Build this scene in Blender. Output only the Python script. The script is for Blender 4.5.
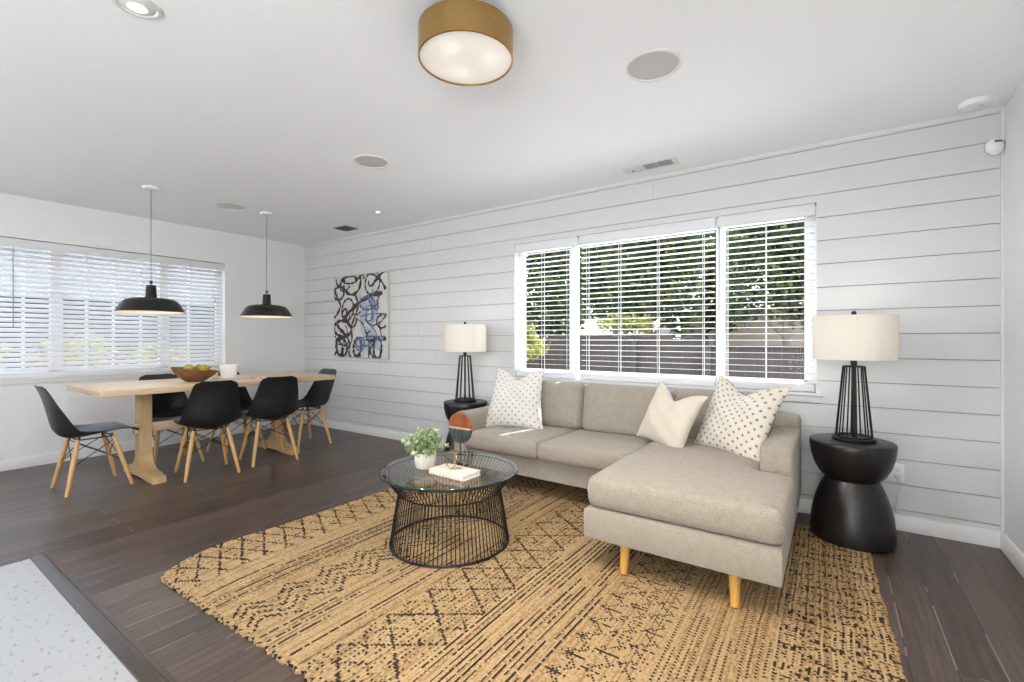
import bpy, bmesh, math, random
from math import sin, cos, pi, radians, sqrt, exp
from mathutils import Vector, Matrix, Euler

for _o in list(bpy.data.objects):
    bpy.data.objects.remove(_o, do_unlink=True)
SC = bpy.context.scene
COL = SC.collection

# ------------------------------------------------------------------ camera
TH = radians(34.55)
CAM_H = 1.158
cd = bpy.data.cameras.new('camera')
cam = bpy.data.objects.new('camera', cd)
COL.objects.link(cam)
cam.location = (0, 0, CAM_H)
cam.rotation_euler = (pi / 2, 0, TH)
cd.sensor_width = 36
cd.lens = 465.0 / 1024 * 36
cd.shift_y = -2.0 / 1024
cd.clip_start = 0.05
SC.camera = cam

# ------------------------------------------------------------------ view / world / sun / fill lamps
SC.view_settings.view_transform = 'Standard'
SC.view_settings.look = 'None'
SC.view_settings.gamma = 1.0
SC.view_settings.use_curve_mapping = False
SC.view_settings.exposure = -0.13
SC.cycles.max_bounces = 12
SC.cycles.diffuse_bounces = 6
SC.cycles.transparent_max_bounces = 24
SC.cycles.sample_clamp_indirect = 6.0
SC.cycles.caustics_reflective = False
SC.cycles.caustics_refractive = False

W = bpy.data.worlds.new('sky')
SC.world = W
W.use_nodes = True
_n = W.node_tree.nodes
_l = W.node_tree.links
_n.clear()
_out = _n.new('ShaderNodeOutputWorld')
_bg = _n.new('ShaderNodeBackground')
_mx = _n.new('ShaderNodeMix')
_mx.data_type = 'RGBA'
_sky = _n.new('ShaderNodeTexSky')
_sky.sky_type = 'NISHITA'
_sky.sun_disc = False
_sky.sun_elevation = radians(55)
_sky.sun_rotation = radians(20)
_mx.inputs[0].default_value = 0.65
_l.new(_sky.outputs[0], _mx.inputs[6])
_mx.inputs[7].default_value = (3.5, 3.75, 4.05, 1)
_l.new(_mx.outputs[2], _bg.inputs[0])
_bg.inputs[1].default_value = 1.35
_l.new(_bg.outputs[0], _out.inputs[0])


def add_light(name, kind, loc, rot, energy, color=(1, 1, 1), size=1, size_y=None, angle=None, parent=None, spot=None):
    d = bpy.data.lights.new(name, kind)
    d.energy = energy
    d.color = color
    if kind == 'AREA':
        d.size = size
        if size_y:
            d.shape = 'RECTANGLE'
            d.size_y = size_y
    elif kind == 'SUN':
        d.angle = angle
    else:
        d.shadow_soft_size = size
        if spot:
            d.spot_size = spot
            d.spot_blend = 0.8
    o = bpy.data.objects.new(name, d)
    COL.objects.link(o)
    o.location = loc
    o.rotation_euler = rot
    o.parent = parent
    return o


add_light('sun', 'SUN', (0, 20, 20), (radians(-33), 0, radians(-14)), 14.0, (1.0, 0.96, 0.89), angle=radians(0.6))
# added fill from behind the camera, in the invented opening of wall_front
add_light('front_fill', 'AREA', (-0.15, -3.42, 1.05), (radians(90), 0, 0), 4, (0.97, 0.985, 1.0), 1.15, 1.95)
# added lamp tilted up to brighten the ceiling
add_light('ceiling_fill', 'AREA', (-0.15, -3.40, 0.75), (radians(160), 0, 0), 85, (0.97, 0.985, 1.0), 1.15, 1.3)
# added fill aimed at wall_right, from an invented opening in wall_left
add_light('right_wall_fill', 'AREA', (-6.08, -1.95, 1.55), (radians(90), 0, radians(-90)), 64, (0.97, 0.985, 1.0), 1.9, 1.1)
# added fill aimed across at wall_left, from an invented opening in wall_right
add_light('left_wall_fill', 'AREA', (0.84, -1.8, 1.5), (radians(90), 0, radians(90)), 100, (0.97, 0.985, 1.0), 1.7, 1.2)
# unseen warm spot added to tint the chaise and rug, no fixture built
add_light('spot_glow', 'SPOT', (-0.25, 0.75, 2.40), (radians(20), 0, 0), 85, (1.0, 0.80, 0.50), 0.05, spot=radians(80))

# ------------------------------------------------------------------ helpers


def srgb(r, g, b):
    def c(v):
        v /= 255.0
        return v / 12.92 if v <= 0.04045 else ((v + 0.055) / 1.055) ** 2.4
    return (c(r), c(g), c(b), 1.0)


def new_mat(name):
    m = bpy.data.materials.new(name)
    m.use_nodes = True
    nt = m.node_tree
    b = nt.nodes['Principled BSDF']
    return m, nt, b


def mat(name, col, rough=0.5, metal=0.0, var=0.0, scale=8.0, stretch=(1, 1, 1), bump=0.0, bscale=60.0, col2=None, spec=None, coat=0.0):
    """procedural material: colour varied by noise, optional bump"""
    m, nt, b = new_mat(name)
    b.inputs['Base Color'].default_value = col
    b.inputs['Roughness'].default_value = rough
    b.inputs['Metallic'].default_value = metal
    if spec is not None:
        b.inputs['Specular IOR Level'].default_value = spec
    if coat:
        b.inputs['Coat Weight'].default_value = coat
    tc = nt.nodes.new('ShaderNodeTexCoord')
    mp = nt.nodes.new('ShaderNodeMapping')
    mp.inputs['Scale'].default_value = stretch
    nt.links.new(tc.outputs['Object'], mp.inputs['Vector'])
    if var > 0 or col2:
        nz = nt.nodes.new('ShaderNodeTexNoise')
        nz.inputs['Scale'].default_value = scale
        nz.inputs['Detail'].default_value = 5
        nt.links.new(mp.outputs[0], nz.inputs['Vector'])
        cr = nt.nodes.new('ShaderNodeValToRGB')
        c2 = col2 or tuple([max(0, c * (1 - var)) for c in col[:3]] + [1])
        c1 = col if col2 else tuple([min(1, c * (1 + var)) for c in col[:3]] + [1])
        cr.color_ramp.elements[0].position = 0.32
        cr.color_ramp.elements[1].position = 0.68
        cr.color_ramp.elements[0].color = c2
        cr.color_ramp.elements[1].color = c1
        nt.links.new(nz.outputs[0], cr.inputs[0])
        nt.links.new(cr.outputs[0], b.inputs['Base Color'])
    if bump > 0:
        nb = nt.nodes.new('ShaderNodeTexNoise')
        nb.inputs['Scale'].default_value = bscale
        nb.inputs['Detail'].default_value = 4
        nt.links.new(mp.outputs[0], nb.inputs['Vector'])
        bp = nt.nodes.new('ShaderNodeBump')
        bp.inputs['Strength'].default_value = bump
        bp.inputs['Distance'].default_value = 0.01
        nt.links.new(nb.outputs[0], bp.inputs['Height'])
        nt.links.new(bp.outputs[0], b.inputs['Normal'])
    return m


def emit_mat(name, col, strength, base=(0.9, 0.9, 0.88, 1), var=0.0, scale=12):
    m, nt, b = new_mat(name)
    b.inputs['Base Color'].default_value = base
    b.inputs['Emission Color'].default_value = col
    b.inputs['Emission Strength'].default_value = strength
    b.inputs['Roughness'].default_value = 0.4
    return m


def glass_mat(name, tint=(1, 1, 1, 1), ior=1.45, rough=0.0):
    """thin architectural glass: fresnel mix of clear and mirror"""
    m = bpy.data.materials.new(name)
    m.use_nodes = True
    nt = m.node_tree
    nt.nodes.clear()
    out = nt.nodes.new('ShaderNodeOutputMaterial')
    mx = nt.nodes.new('ShaderNodeMixShader')
    tr = nt.nodes.new('ShaderNodeBsdfTransparent')
    gl = nt.nodes.new('ShaderNodeBsdfGlossy')
    fr = nt.nodes.new('ShaderNodeFresnel')
    tr.inputs[0].default_value = tint
    gl.inputs['Roughness'].default_value = rough
    fr.inputs[0].default_value = ior
    # surface reflection on the outer side only (no false total reflection inside the unrefracted slab)
    ge = nt.nodes.new('ShaderNodeNewGeometry')
    iv = nt.nodes.new('ShaderNodeMath')
    iv.operation = 'SUBTRACT'
    iv.inputs[0].default_value = 1.0
    nt.links.new(ge.outputs['Backfacing'], iv.inputs[1])
    ml = nt.nodes.new('ShaderNodeMath')
    ml.operation = 'MULTIPLY'
    nt.links.new(fr.outputs[0], ml.inputs[0])
    nt.links.new(iv.outputs[0], ml.inputs[1])
    nt.links.new(ml.outputs[0], mx.inputs[0])
    nt.links.new(tr.outputs[0], mx.inputs[1])
    nt.links.new(gl.outputs[0], mx.inputs[2])
    nt.links.new(mx.outputs[0], out.inputs[0])
    return m


def finish(bm, angle=38):
    bmesh.ops.recalc_face_normals(bm, faces=bm.faces[:])
    a = radians(angle)
    for f in bm.faces:
        f.smooth = True
    for e in bm.edges:
        if len(e.link_faces) == 2:
            try:
                e.smooth = e.calc_face_angle() < a
            except ValueError:
                e.smooth = True


def obj(name, bm, m, parent=None, angle=38, recalc=True):
    if recalc:
        finish(bm, angle)
    me = bpy.data.meshes.new(name)
    bm.to_mesh(me)
    bm.free()
    for x in (m if isinstance(m, (list, tuple)) else [m]):
        me.materials.append(x)
    o = bpy.data.objects.new(name, me)
    COL.objects.link(o)
    o.parent = parent
    return o


def tag(o, label, cat, group=None, kind=None):
    if label:
        o['label'] = label
    if cat:
        o['category'] = cat
    if group:
        o['group'] = group
    if kind:
        o['kind'] = kind
    return o


def thing(name, label, cat, loc=(0, 0, 0), rotz=0.0, group=None):
    o = bpy.data.objects.new(name, None)
    o.empty_display_size = 0.1
    COL.objects.link(o)
    o.location = loc
    o.rotation_euler = (0, 0, rotz)
    return tag(o, label, cat, group)


def struct(name, bm, m, parent=None):
    o = obj(name, bm, m, parent)
    if parent is None:
        o['kind'] = 'structure'
    return o


def dup(root, loc, rotz, label):
    r = root.copy()
    COL.objects.link(r)
    r.location = loc
    r.rotation_euler = (0, 0, rotz)
    r['label'] = label
    for ch in list(root.children):
        c = ch.copy()
        COL.objects.link(c)
        c.parent = r
        for g in list(ch.children):
            d = g.copy()
            COL.objects.link(d)
            d.parent = c
    return r


def BM():
    return bmesh.new()


def box(bm, x0, x1, y0, y1, z0, z1, bevel=0.0, seg=2, mi=0, mtx=None):
    vs = [bm.verts.new((x, y, z)) for x in (x0, x1) for y in (y0, y1) for z in (z0, z1)]
    q = [(0, 1, 3, 2), (4, 6, 7, 5), (0, 4, 5, 1), (2, 3, 7, 6), (0, 2, 6, 4), (1, 5, 7, 3)]
    fs = [bm.faces.new([vs[i] for i in t]) for t in q]
    for f in fs:
        f.material_index = mi
    if mtx is not None:
        bmesh.ops.transform(bm, matrix=mtx, verts=vs)
    if bevel > 0:
        es = list({e for f in fs for e in f.edges})
        r = bmesh.ops.bevel(bm, geom=es, offset=bevel, segments=seg, affect='EDGES', profile=0.5)
        for f in r['faces']:
            f.material_index = mi
    return vs


def frame_of(d):
    d = d.normalized()
    a = Vector((0, 0, 1)) if abs(d.z) < 0.9 else Vector((1, 0, 0))
    u = d.cross(a).normalized()
    v = d.cross(u).normalized()
    return u, v


def tube(bm, pts, r, seg=8, closed=False, mi=0):
    """swept tube; r a number or list"""
    P = [Vector(p) for p in pts]
    n = len(P)
    R = r if isinstance(r, (list, tuple)) else [r] * n
    rings = []
    pu = None
    for i in range(n):
        if closed:
            d = P[(i + 1) % n] - P[i - 1]
        else:
            d = P[min(i + 1, n - 1)] - P[max(i - 1, 0)]
        d.normalize()
        if pu is None:
            u, v = frame_of(d)
        else:
            u = (pu - d * pu.dot(d))
            if u.length < 1e-6:
                u, v = frame_of(d)
            u.normalize()
            v = d.cross(u)
        pu = u
        rings.append([bm.verts.new(P[i] + (u * cos(2 * pi * k / seg) + v * sin(2 * pi * k / seg)) * R[i]) for k in range(seg)])
    m = n if closed else n - 1
    for i in range(m):
        a, b = rings[i], rings[(i + 1) % n]
        # closed loops: pick the offset that lines the rings up
        off = 0
        if closed and i == n - 1:
            off = min(range(seg), key=lambda o: (a[0].co - b[o].co).length)
        for k in range(seg):
            f = bm.faces.new((a[k], a[(k + 1) % seg], b[(k + 1 + off) % seg], b[(k + off) % seg]))
            f.material_index = mi
    if not closed:
        bm.faces.new(rings[0][::-1]).material_index = mi
        bm.faces.new(rings[-1]).material_index = mi


def lathe(bm, prof, seg=48, c=(0, 0, 0), mi=0, flute=None):
    """prof: list of (r,z); closes on axis when r==0"""
    rings = []
    for r, z in prof:
        if r <= 1e-6:
            rings.append([bm.verts.new((c[0], c[1], c[2] + z))])
        else:
            rg = []
            for k in range(seg):
                rr = r
                if flute:
                    rr = r * (1 + flute[1] * cos(flute[0] * 2 * pi * k / seg))
                rg.append(bm.verts.new((c[0] + rr * cos(2 * pi * k / seg), c[1] + rr * sin(2 * pi * k / seg), c[2] + z)))
            rings.append(rg)
    for a, b in zip(rings[:-1], rings[1:]):
        for k in range(seg):
            k2 = (k + 1) % seg
            if len(a) == 1 and len(b) == 1:
                break
            if len(a) == 1:
                f = bm.faces.new((a[0], b[k2], b[k]))
            elif len(b) == 1:
                f = bm.faces.new((a[k], a[k2], b[0]))
            else:
                f = bm.faces.new((a[k], a[k2], b[k2], b[k]))
            f.material_index = mi


def ring_pts(r, z, n=64, c=(0, 0)):
    return [(c[0] + r * cos(2 * pi * k / n), c[1] + r * sin(2 * pi * k / n), z) for k in range(n)]


def prism(bm, poly, y0, y1, axis='y', bevel=0.0, mi=0):
    """extrude polygon [(a,b)] : axis y -> (a,y,b) ; axis z -> (a,b,z) ; axis x -> (x,a,b)"""
    def pt(a, b, t):
        return {'y': (a, t, b), 'z': (a, b, t), 'x': (t, a, b)}[axis]
    v0 = [bm.verts.new(pt(a, b, y0)) for a, b in poly]
    v1 = [bm.verts.new(pt(a, b, y1)) for a, b in poly]
    n = len(poly)
    fs = [bm.faces.new(v0), bm.faces.new(v1[::-1])]
    for i in range(n):
        fs.append(bm.faces.new((v0[i], v1[i], v1[(i + 1) % n], v0[(i + 1) % n])))
    for f in fs:
        f.material_index = mi
    if bevel > 0:
        es = list({e for f in fs[:2] for e in f.edges})
        bmesh.ops.bevel(bm, geom=es, offset=bevel, segments=2, affect='EDGES', profile=0.5)


def round_poly(poly, r, n=5):
    """rectilinear polygon (ccw) with rounded corners"""
    out = []
    m = len(poly)
    for i in range(m):
        p = Vector(poly[i]).to_2d()
        a = (Vector(poly[i - 1]).to_2d() - p)
        b = (Vector(poly[(i + 1) % m]).to_2d() - p)
        rr = min(r, a.length * 0.45, b.length * 0.45)
        a.normalize()
        b.normalize()
        c = p + (a + b) * rr
        s = p + a * rr - c
        e = p + b * rr - c
        for k in range(n + 1):
            t = k / n
            d = (s * cos(t * pi / 2) + e * sin(t * pi / 2))
            out.append(c + d)
    return out


def cushion(bm, poly, z0, z1, rc=0.05, re=0.04, crown=0.02, mtx=None, seed=0, wr=0.004):
    """upholstered slab: ccw rectilinear plan polygon, rounded corners and rolled edges, crowned top"""
    P = round_poly(poly, rc)
    # finer straight edges
    Q = []
    for i in range(len(P)):
        a, b = P[i], P[(i + 1) % len(P)]
        k = max(1, int((b - a).length / 0.045))
        for t in range(k):
            Q.append(a.lerp(b, t / k))
    n = len(Q)
    N = []
    for i in range(n):
        d = (Q[(i + 1) % n] - Q[i - 1]).normalized()
        N.append(Vector((-d.y, d.x)))
    rnd = random.Random(seed)
    ph = [rnd.uniform(0, 6.28) for _ in range(4)]

    def wob(x, y):
        return wr * (sin(x * 11 + ph[0]) * sin(y * 13 + ph[1]) + 0.6 * sin(x * 23 + y * 7 + ph[2]))

    def ring(d, z, bulge=0.0, wz=0.0):
        vs = []
        for q, nn in zip(Q, N):
            p = q + nn * (d - bulge)
            vs.append(bm.verts.new((p.x, p.y, z + wz * wob(p.x, p.y))))
        return vs
    rings = []
    zm = 0.5 * (z0 + z1)
    for t in (0.0, 0.3, 0.6, 1.0):
        a = t * pi / 2
        rings.append(ring(re * (1 - sin(a)), z0 + re * (1 - cos(a))))
    rings.append(ring(0, zm, bulge=crown * 0.35))
    for t in (1.0, 0.7, 0.4, 0.0):
        a = t * pi / 2
        rings.append(ring(re * (1 - sin(a)), z1 - re * (1 - cos(a)), wz=0.3))
    rings.append(ring(re * 1.8, z1 + crown * 0.45, wz=0.8))
    fs = []
    for a, b in zip(rings[:-1], rings[1:]):
        for k in range(n):
            fs.append(bm.faces.new((a[k], a[(k + 1) % n], b[(k + 1) % n], b[k])))
    fs.append(bm.faces.new(rings[0][::-1]))
    top = bm.faces.new(rings[-1])
    # crowned middle: triangulate then subdivide for a soft swell
    r = bmesh.ops.triangulate(bm, faces=[top])
    tf = r['faces']
    edge_set = set()
    for k in range(n):
        e = bm.edges.get((rings[-1][k], rings[-1][(k + 1) % n]))
        edge_set.add(e)
    inner = [e for e in {e for f in tf for e in f.edges} if e not in edge_set]
    if mtx is not None:
        vs = [v for rg in rings for v in rg]
        bmesh.ops.transform(bm, matrix=mtx, verts=vs)


def pillow_bm(S, T, dent=0.09, taper=0.0, n=30, seed=1, lump=0.008):
    """square throw pillow standing in local XZ plane, bottom edge on z=0, chopped top edge; UV = (u,v)"""
    bm = BM()
    uvl = bm.loops.layers.uv.new('UVMap')
    rnd = random.Random(seed)
    ph = [rnd.uniform(0, 6.28) for _ in range(6)]
    grid = {}

    def P(u, v, s):
        x = u * S / 2 * (1 - 0.10 * (1 - v * v))
        x *= 1 - taper * (v + 1) / 2
        z = v * S / 2 * (1 - 0.10 * (1 - u * u))
        k = max(0, (v + 0.2) / 1.2)
        d = dent * exp(-(u / 0.42) ** 2) * k ** 1.5
        z -= d
        w = max(0.0, (1 - abs(u) ** 2.4) * (1 - abs(v) ** 2.4)) ** 0.55
        y = s * (T / 2 * w + lump * w * (sin(5 * u + ph[0]) * sin(4 * v + ph[1]) + 0.5 * sin(9 * v + 6 * u + ph[2])))
        y += 0.03 * (u * u) * k  # ears bend back a touch
        y *= 1 - 0.25 * k * exp(-(u / 0.4) ** 2)
        return Vector((x, y, z + S / 2 * 0.90))
    for s in (-1, 1):
        for i in range(n + 1):
            for j in range(n + 1):
                u = -1 + 2 * i / n
                v = -1 + 2 * j / n
                edge = i in (0, n) or j in (0, n)
                key = (0 if edge else s, i, j)
                if key not in grid:
                    grid[key] = bm.verts.new(P(u, v, s))
        for i in range(n):
            for j in range(n):
                q = []
                for (a, b) in ((i, j), (i + 1, j), (i + 1, j + 1), (i, j + 1)):
                    e = a in (0, n) or b in (0, n)
                    q.append((grid[(0 if e else s, a, b)], (a / n, b / n)))
                if s > 0:
                    q = q[::-1]
                f = bm.faces.new([t[0] for t in q])
                for lp, t in zip(f.loops, q):
                    lp[uvl].uv = t[1]
    return bm


def ellipsoid(bm, c, r, seg=16, rings=10, mtx=None, mi=0):
    res = bmesh.ops.create_uvsphere(bm, u_segments=seg, v_segments=rings, radius=1.0)
    M = Matrix.Translation(c) @ (mtx or Matrix.Identity(4)) @ Matrix.Diagonal((r[0], r[1], r[2], 1))
    bmesh.ops.transform(bm, matrix=M, verts=res['verts'])
    for v in res['verts']:
        for f in v.link_faces:
            f.material_index = mi


def leaf(bm, p, d, ln, wd, up, mi=0, fold=0.25):
    """small folded leaf from p along d"""
    d = d.normalized()
    s = d.cross(up)
    if s.length < 1e-4:
        s = d.cross(Vector((1, 0, 0)))
    s.normalize()
    nrm = s.cross(d)
    m0 = p
    m1 = p + d * ln * 0.5 - nrm * wd * fold
    tip = p + d * ln
    a = p + d * ln * 0.45 + s * wd * 0.5
    b = p + d * ln * 0.45 - s * wd * 0.5
    v = [bm.verts.new(x) for x in (m0, a, tip, m1, b)]
    f1 = bm.faces.new((v[0], v[1], v[2], v[3]))
    f2 = bm.faces.new((v[0], v[3], v[2], v[4]))
    f1.material_index = f2.material_index = mi


def rvec(rnd):
    while True:
        v = Vector((rnd.uniform(-1, 1), rnd.uniform(-1, 1), rnd.uniform(-1, 1)))
        if 0.01 < v.length < 1:
            return v.normalized()


# ------------------------------------------------------------------ materials
M_wall = mat('white_wall_paint', srgb(230, 230, 230), 0.55, bump=0.04, bscale=180)
M_ship = mat('white_shiplap_paint', srgb(210, 211, 211), 0.42, bump=0.02, bscale=60)
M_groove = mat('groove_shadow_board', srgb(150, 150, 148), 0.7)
M_ceil = mat('ceiling_texture_paint', srgb(244, 246, 248), 0.7, bump=0.09, bscale=42)
M_trim = mat('white_trim_paint', srgb(222, 222, 221), 0.32)
M_vinyl = mat('white_vinyl', srgb(238, 238, 238), 0.35)
M_slat = mat('white_blind_slat', srgb(221, 221, 224), 0.42)
M_cord = mat('white_cord', srgb(225, 225, 225), 0.6)
M_black = mat('black_metal', srgb(26, 25, 25), 0.42, metal=0.3)
M_plastic = mat('matte_black_plastic', srgb(24, 24, 25), 0.42, bump=0.01, bscale=300)
M_stool = mat('ebonised_wood', srgb(24, 22, 21), 0.36, var=0.35, scale=14, stretch=(3, 3, 0.4))
M_dowel = mat('beech_dowel', srgb(201, 158, 104), 0.45, var=0.12, scale=18, stretch=(6, 6, 0.6))
M_oak = mat('pale_oak', srgb(198, 172, 138), 0.36, var=0.10, scale=9, stretch=(8, 1, 8), bump=0.02, bscale=40)
M_oak_v = mat('pale_oak_upright', srgb(192, 160, 116), 0.45, var=0.10, scale=9, stretch=(8, 8, 0.8), bump=0.02, bscale=40)
M_legwood = mat('honey_wood', srgb(196, 146, 72), 0.4, var=0.12, scale=16, stretch=(6, 6, 0.5))
M_brass = mat('brushed_brass', srgb(168, 134, 84), 0.36, metal=0.95, var=0.08, scale=30, stretch=(1, 1, 12))
M_gold = mat('aged_brass_wire', srgb(150, 122, 78), 0.35, metal=0.9)
M_glass = glass_mat('window_glass', (0.98, 0.99, 0.985, 1), 1.06)
M_tglass = glass_mat('smoky_table_glass', (0.95, 0.97, 0.97, 1), 2.1)
M_gedge = mat('green_glass_edge', srgb(26, 54, 56), 0.08, spec=0.7)
M_linen = None


def fabric(name, col, col2, scale=260, bump=0.25, rough=0.9, crease=None):
    m, nt, b = new_mat(name)
    tc = nt.nodes.new('ShaderNodeTexCoord')
    nz = nt.nodes.new('ShaderNodeTexNoise')
    nz.inputs['Scale'].default_value = scale
    nz.inputs['Detail'].default_value = 3
    nt.links.new(tc.outputs['Object'], nz.inputs['Vector'])
    n2 = nt.nodes.new('ShaderNodeTexNoise')
    n2.inputs['Scale'].default_value = 30
    n2.inputs['Detail'].default_value = 4
    nt.links.new(tc.outputs['Object'], n2.inputs['Vector'])
    mth = nt.nodes.new('ShaderNodeMath')
    mth.operation = 'ADD'
    nt.links.new(nz.outputs[0], mth.inputs[0])
    ms = nt.nodes.new('ShaderNodeMath')
    ms.operation = 'MULTIPLY'
    ms.inputs[1].default_value = 0.18
    nt.links.new(n2.outputs[0], ms.inputs[0])
    nt.links.new(ms.outputs[0], mth.inputs[1])
    cr = nt.nodes.new('ShaderNodeValToRGB')
    cr.color_ramp.elements[0].position = 0.42
    cr.color_ramp.elements[1].position = 0.76
    cr.color_ramp.elements[0].color = col2
    cr.color_ramp.elements[1].color = col
    nt.links.new(mth.outputs[0], cr.inputs[0])
    nt.links.new(cr.outputs[0], b.inputs['Base Color'])
    b.inputs['Roughness'].default_value = rough
    b.inputs['Sheen Weight'].default_value = 0.15
    bp = nt.nodes.new('ShaderNodeBump')
    bp.inputs['Strength'].default_value = bump
    bp.inputs['Distance'].default_value = 0.004
    nt.links.new(nz.outputs[0], bp.inputs['Height'])
    nt.links.new(bp.outputs[0], b.inputs['Normal'])
    return m


M_sofa = fabric('oatmeal_tweed', srgb(173, 163, 150), srgb(132, 123, 111), 300)
M_cream = fabric('cream_linen', srgb(216, 207, 191), srgb(196, 186, 169), 300, 0.15)


def pillow_pattern(name, nu, dot, base=srgb(226, 220, 209), dotc=srgb(140, 130, 122)):
    m, nt, b = new_mat(name)
    N, L = nt.nodes, nt.links
    uv = N.new('ShaderNodeUVMap')
    sc = N.new('ShaderNodeVectorMath')
    sc.operation = 'SCALE'
    sc.inputs['Scale'].default_value = nu
    L.new(uv.outputs[0], sc.inputs[0])

    def cross(offset):
        ad = N.new('ShaderNodeVectorMath')
        ad.operation = 'ADD'
        ad.inputs[1].default_value = (offset, offset, 0)
        L.new(sc.outputs[0], ad.inputs[0])
        fr = N.new('ShaderNodeVectorMath')
        fr.operation = 'FRACTION'
        L.new(ad.outputs[0], fr.inputs[0])
        sb = N.new('ShaderNodeVectorMath')
        sb.operation = 'SUBTRACT'
        sb.inputs[1].default_value = (0.5, 0.5, 0)
        L.new(fr.outputs[0], sb.inputs[0])
        ab = N.new('ShaderNodeVectorMath')
        ab.operation = 'ABSOLUTE'
        L.new(sb.outputs[0], ab.inputs[0])
        sp = N.new('ShaderNodeSeparateXYZ')
        L.new(ab.outputs[0], sp.inputs[0])
        mx = N.new('ShaderNodeMath')
        mx.operation = 'ADD'
        L.new(sp.outputs[0], mx.inputs[0])
        L.new(sp.outputs[1], mx.inputs[1])
        mn = N.new('ShaderNodeMath')
        mn.operation = 'LESS_THAN'
        mn.inputs[1].default_value = dot
        L.new(mx.outputs[0], mn.inputs[0])
        return mn
    a, c = cross(0), cross(0.5)
    mm = N.new('ShaderNodeMath')
    mm.operation = 'MAXIMUM'
    L.new(a.outputs[0], mm.inputs[0])
    L.new(c.outputs[0], mm.inputs[1])
    mix = N.new('ShaderNodeMix')
    mix.data_type = 'RGBA'
    L.new(mm.outputs[0], mix.inputs[0])
    mix.inputs[6].default_value = base
    mix.inputs[7].default_value = dotc
    L.new(mix.outputs[2], b.inputs['Base Color'])
    b.inputs['Roughness'].default_value = 0.9
    nz = N.new('ShaderNodeTexNoise')
    nz.inputs['Scale'].default_value = 250
    tc = N.new('ShaderNodeTexCoord')
    L.new(tc.outputs['Object'], nz.inputs['Vector'])
    bp = N.new('ShaderNodeBump')
    bp.inputs['Strength'].default_value = 0.15
    bp.inputs['Distance'].default_value = 0.004
    L.new(nz.outputs[0], bp.inputs['Height'])
    L.new(bp.outputs[0], b.inputs['Normal'])
    return m


M_dots = pillow_pattern('cream_with_grey_crosses', 8.0, 0.15, srgb(214, 210, 203), srgb(150, 143, 137))
M_dots_big = pillow_pattern('cream_with_taupe_crosses', 8.5, 0.17, srgb(211, 203, 191), srgb(134, 121, 108))


def floor_material():
    m, nt, b = new_mat('dark_plank_floor')
    N, L = nt.nodes, nt.links
    tc = N.new('ShaderNodeTexCoord')
    mp = N.new('ShaderNodeMapping')
    mp.inputs['Rotation'].default_value = (0, 0, pi / 2)
    mp.inputs['Location'].default_value = (0.31, 0.045, 0)
    L.new(tc.outputs['Object'], mp.inputs[0])
    br = N.new('ShaderNodeTexBrick')
    br.inputs['Scale'].default_value = 1.0
    br.inputs['Brick Width'].default_value = 1.9
    br.inputs['Row Height'].default_value = 0.135
    br.inputs['Mortar Size'].default_value = 0.0016
    br.inputs['Mortar Smooth'].default_value = 0.0
    br.inputs['Bias'].default_value = 0.0
    br.offset = 0.37
    br.inputs['Color1'].default_value = (0.0, 0, 0, 1)
    br.inputs['Color2'].default_value = (1, 1, 1, 1)
    br.inputs['Mortar'].default_value = (0.5, 0.5, 0.5, 1)
    L.new(mp.outputs[0], br.inputs['Vector'])
    m2 = N.new('ShaderNodeMapping')
    m2.inputs['Scale'].default_value = (26, 1.3, 1)
    L.new(tc.outputs['Object'], m2.inputs[0])
    nz = N.new('ShaderNodeTexNoise')
    nz.inputs['Scale'].default_value = 2.2
    nz.inputs['Detail'].default_value = 6
    nz.inputs['Distortion'].default_value = 0.6
    L.new(m2.outputs[0], nz.inputs['Vector'])
    a1 = N.new('ShaderNodeMath')
    a1.operation = 'MULTIPLY'
    a1.inputs[1].default_value = 0.35
    L.new(br.outputs['Color'], a1.inputs[0])
    a2 = N.new('ShaderNodeMath')
    a2.operation = 'ADD'
    L.new(a1.outputs[0], a2.inputs[0])
    L.new(nz.outputs[0], a2.inputs[1])
    cr = N.new('ShaderNodeValToRGB')
    cr.color_ramp.elements[0].position = 0.35
    cr.color_ramp.elements[1].position = 0.95
    cr.color_ramp.elements[0].color = srgb(54, 44, 39)
    cr.color_ramp.elements[1].color = srgb(92, 78, 70)
    L.new(a2.outputs[0], cr.inputs[0])
    # joints: mostly dark, pale where the noise runs high
    n3 = N.new('ShaderNodeTexNoise')
    n3.inputs['Scale'].default_value = 2.3
    L.new(tc.outputs['Object'], n3.inputs['Vector'])
    gt = N.new('ShaderNodeMath')
    gt.operation = 'GREATER_THAN'
    gt.inputs[1].default_value = 0.52
    L.new(n3.outputs[0], gt.inputs[0])
    jm = N.new('ShaderNodeMix')
    jm.data_type = 'RGBA'
    L.new(gt.outputs[0], jm.inputs[0])
    jm.inputs[6].default_value = srgb(26, 21, 19)
    jm.inputs[7].default_value = srgb(150, 130, 116)
    mx = N.new('ShaderNodeMix')
    mx.data_type = 'RGBA'
    L.new(br.outputs['Fac'], mx.inputs[0])
    L.new(cr.outputs[0], mx.inputs[6])
    L.new(jm.outputs[2], mx.inputs[7])
    L.new(mx.outputs[2], b.inputs['Base Color'])
    b.inputs['Roughness'].default_value = 0.34
    b.inputs['Specular IOR Level'].default_value = 0.42
    bp = N.new('ShaderNodeBump')
    bp.inputs['Strength'].default_value = 0.10
    bp.inputs['Distance'].default_value = 0.004
    L.new(nz.outputs[0], bp.inputs['Height'])
    L.new(bp.outputs[0], b.inputs['Normal'])
    return m


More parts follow.
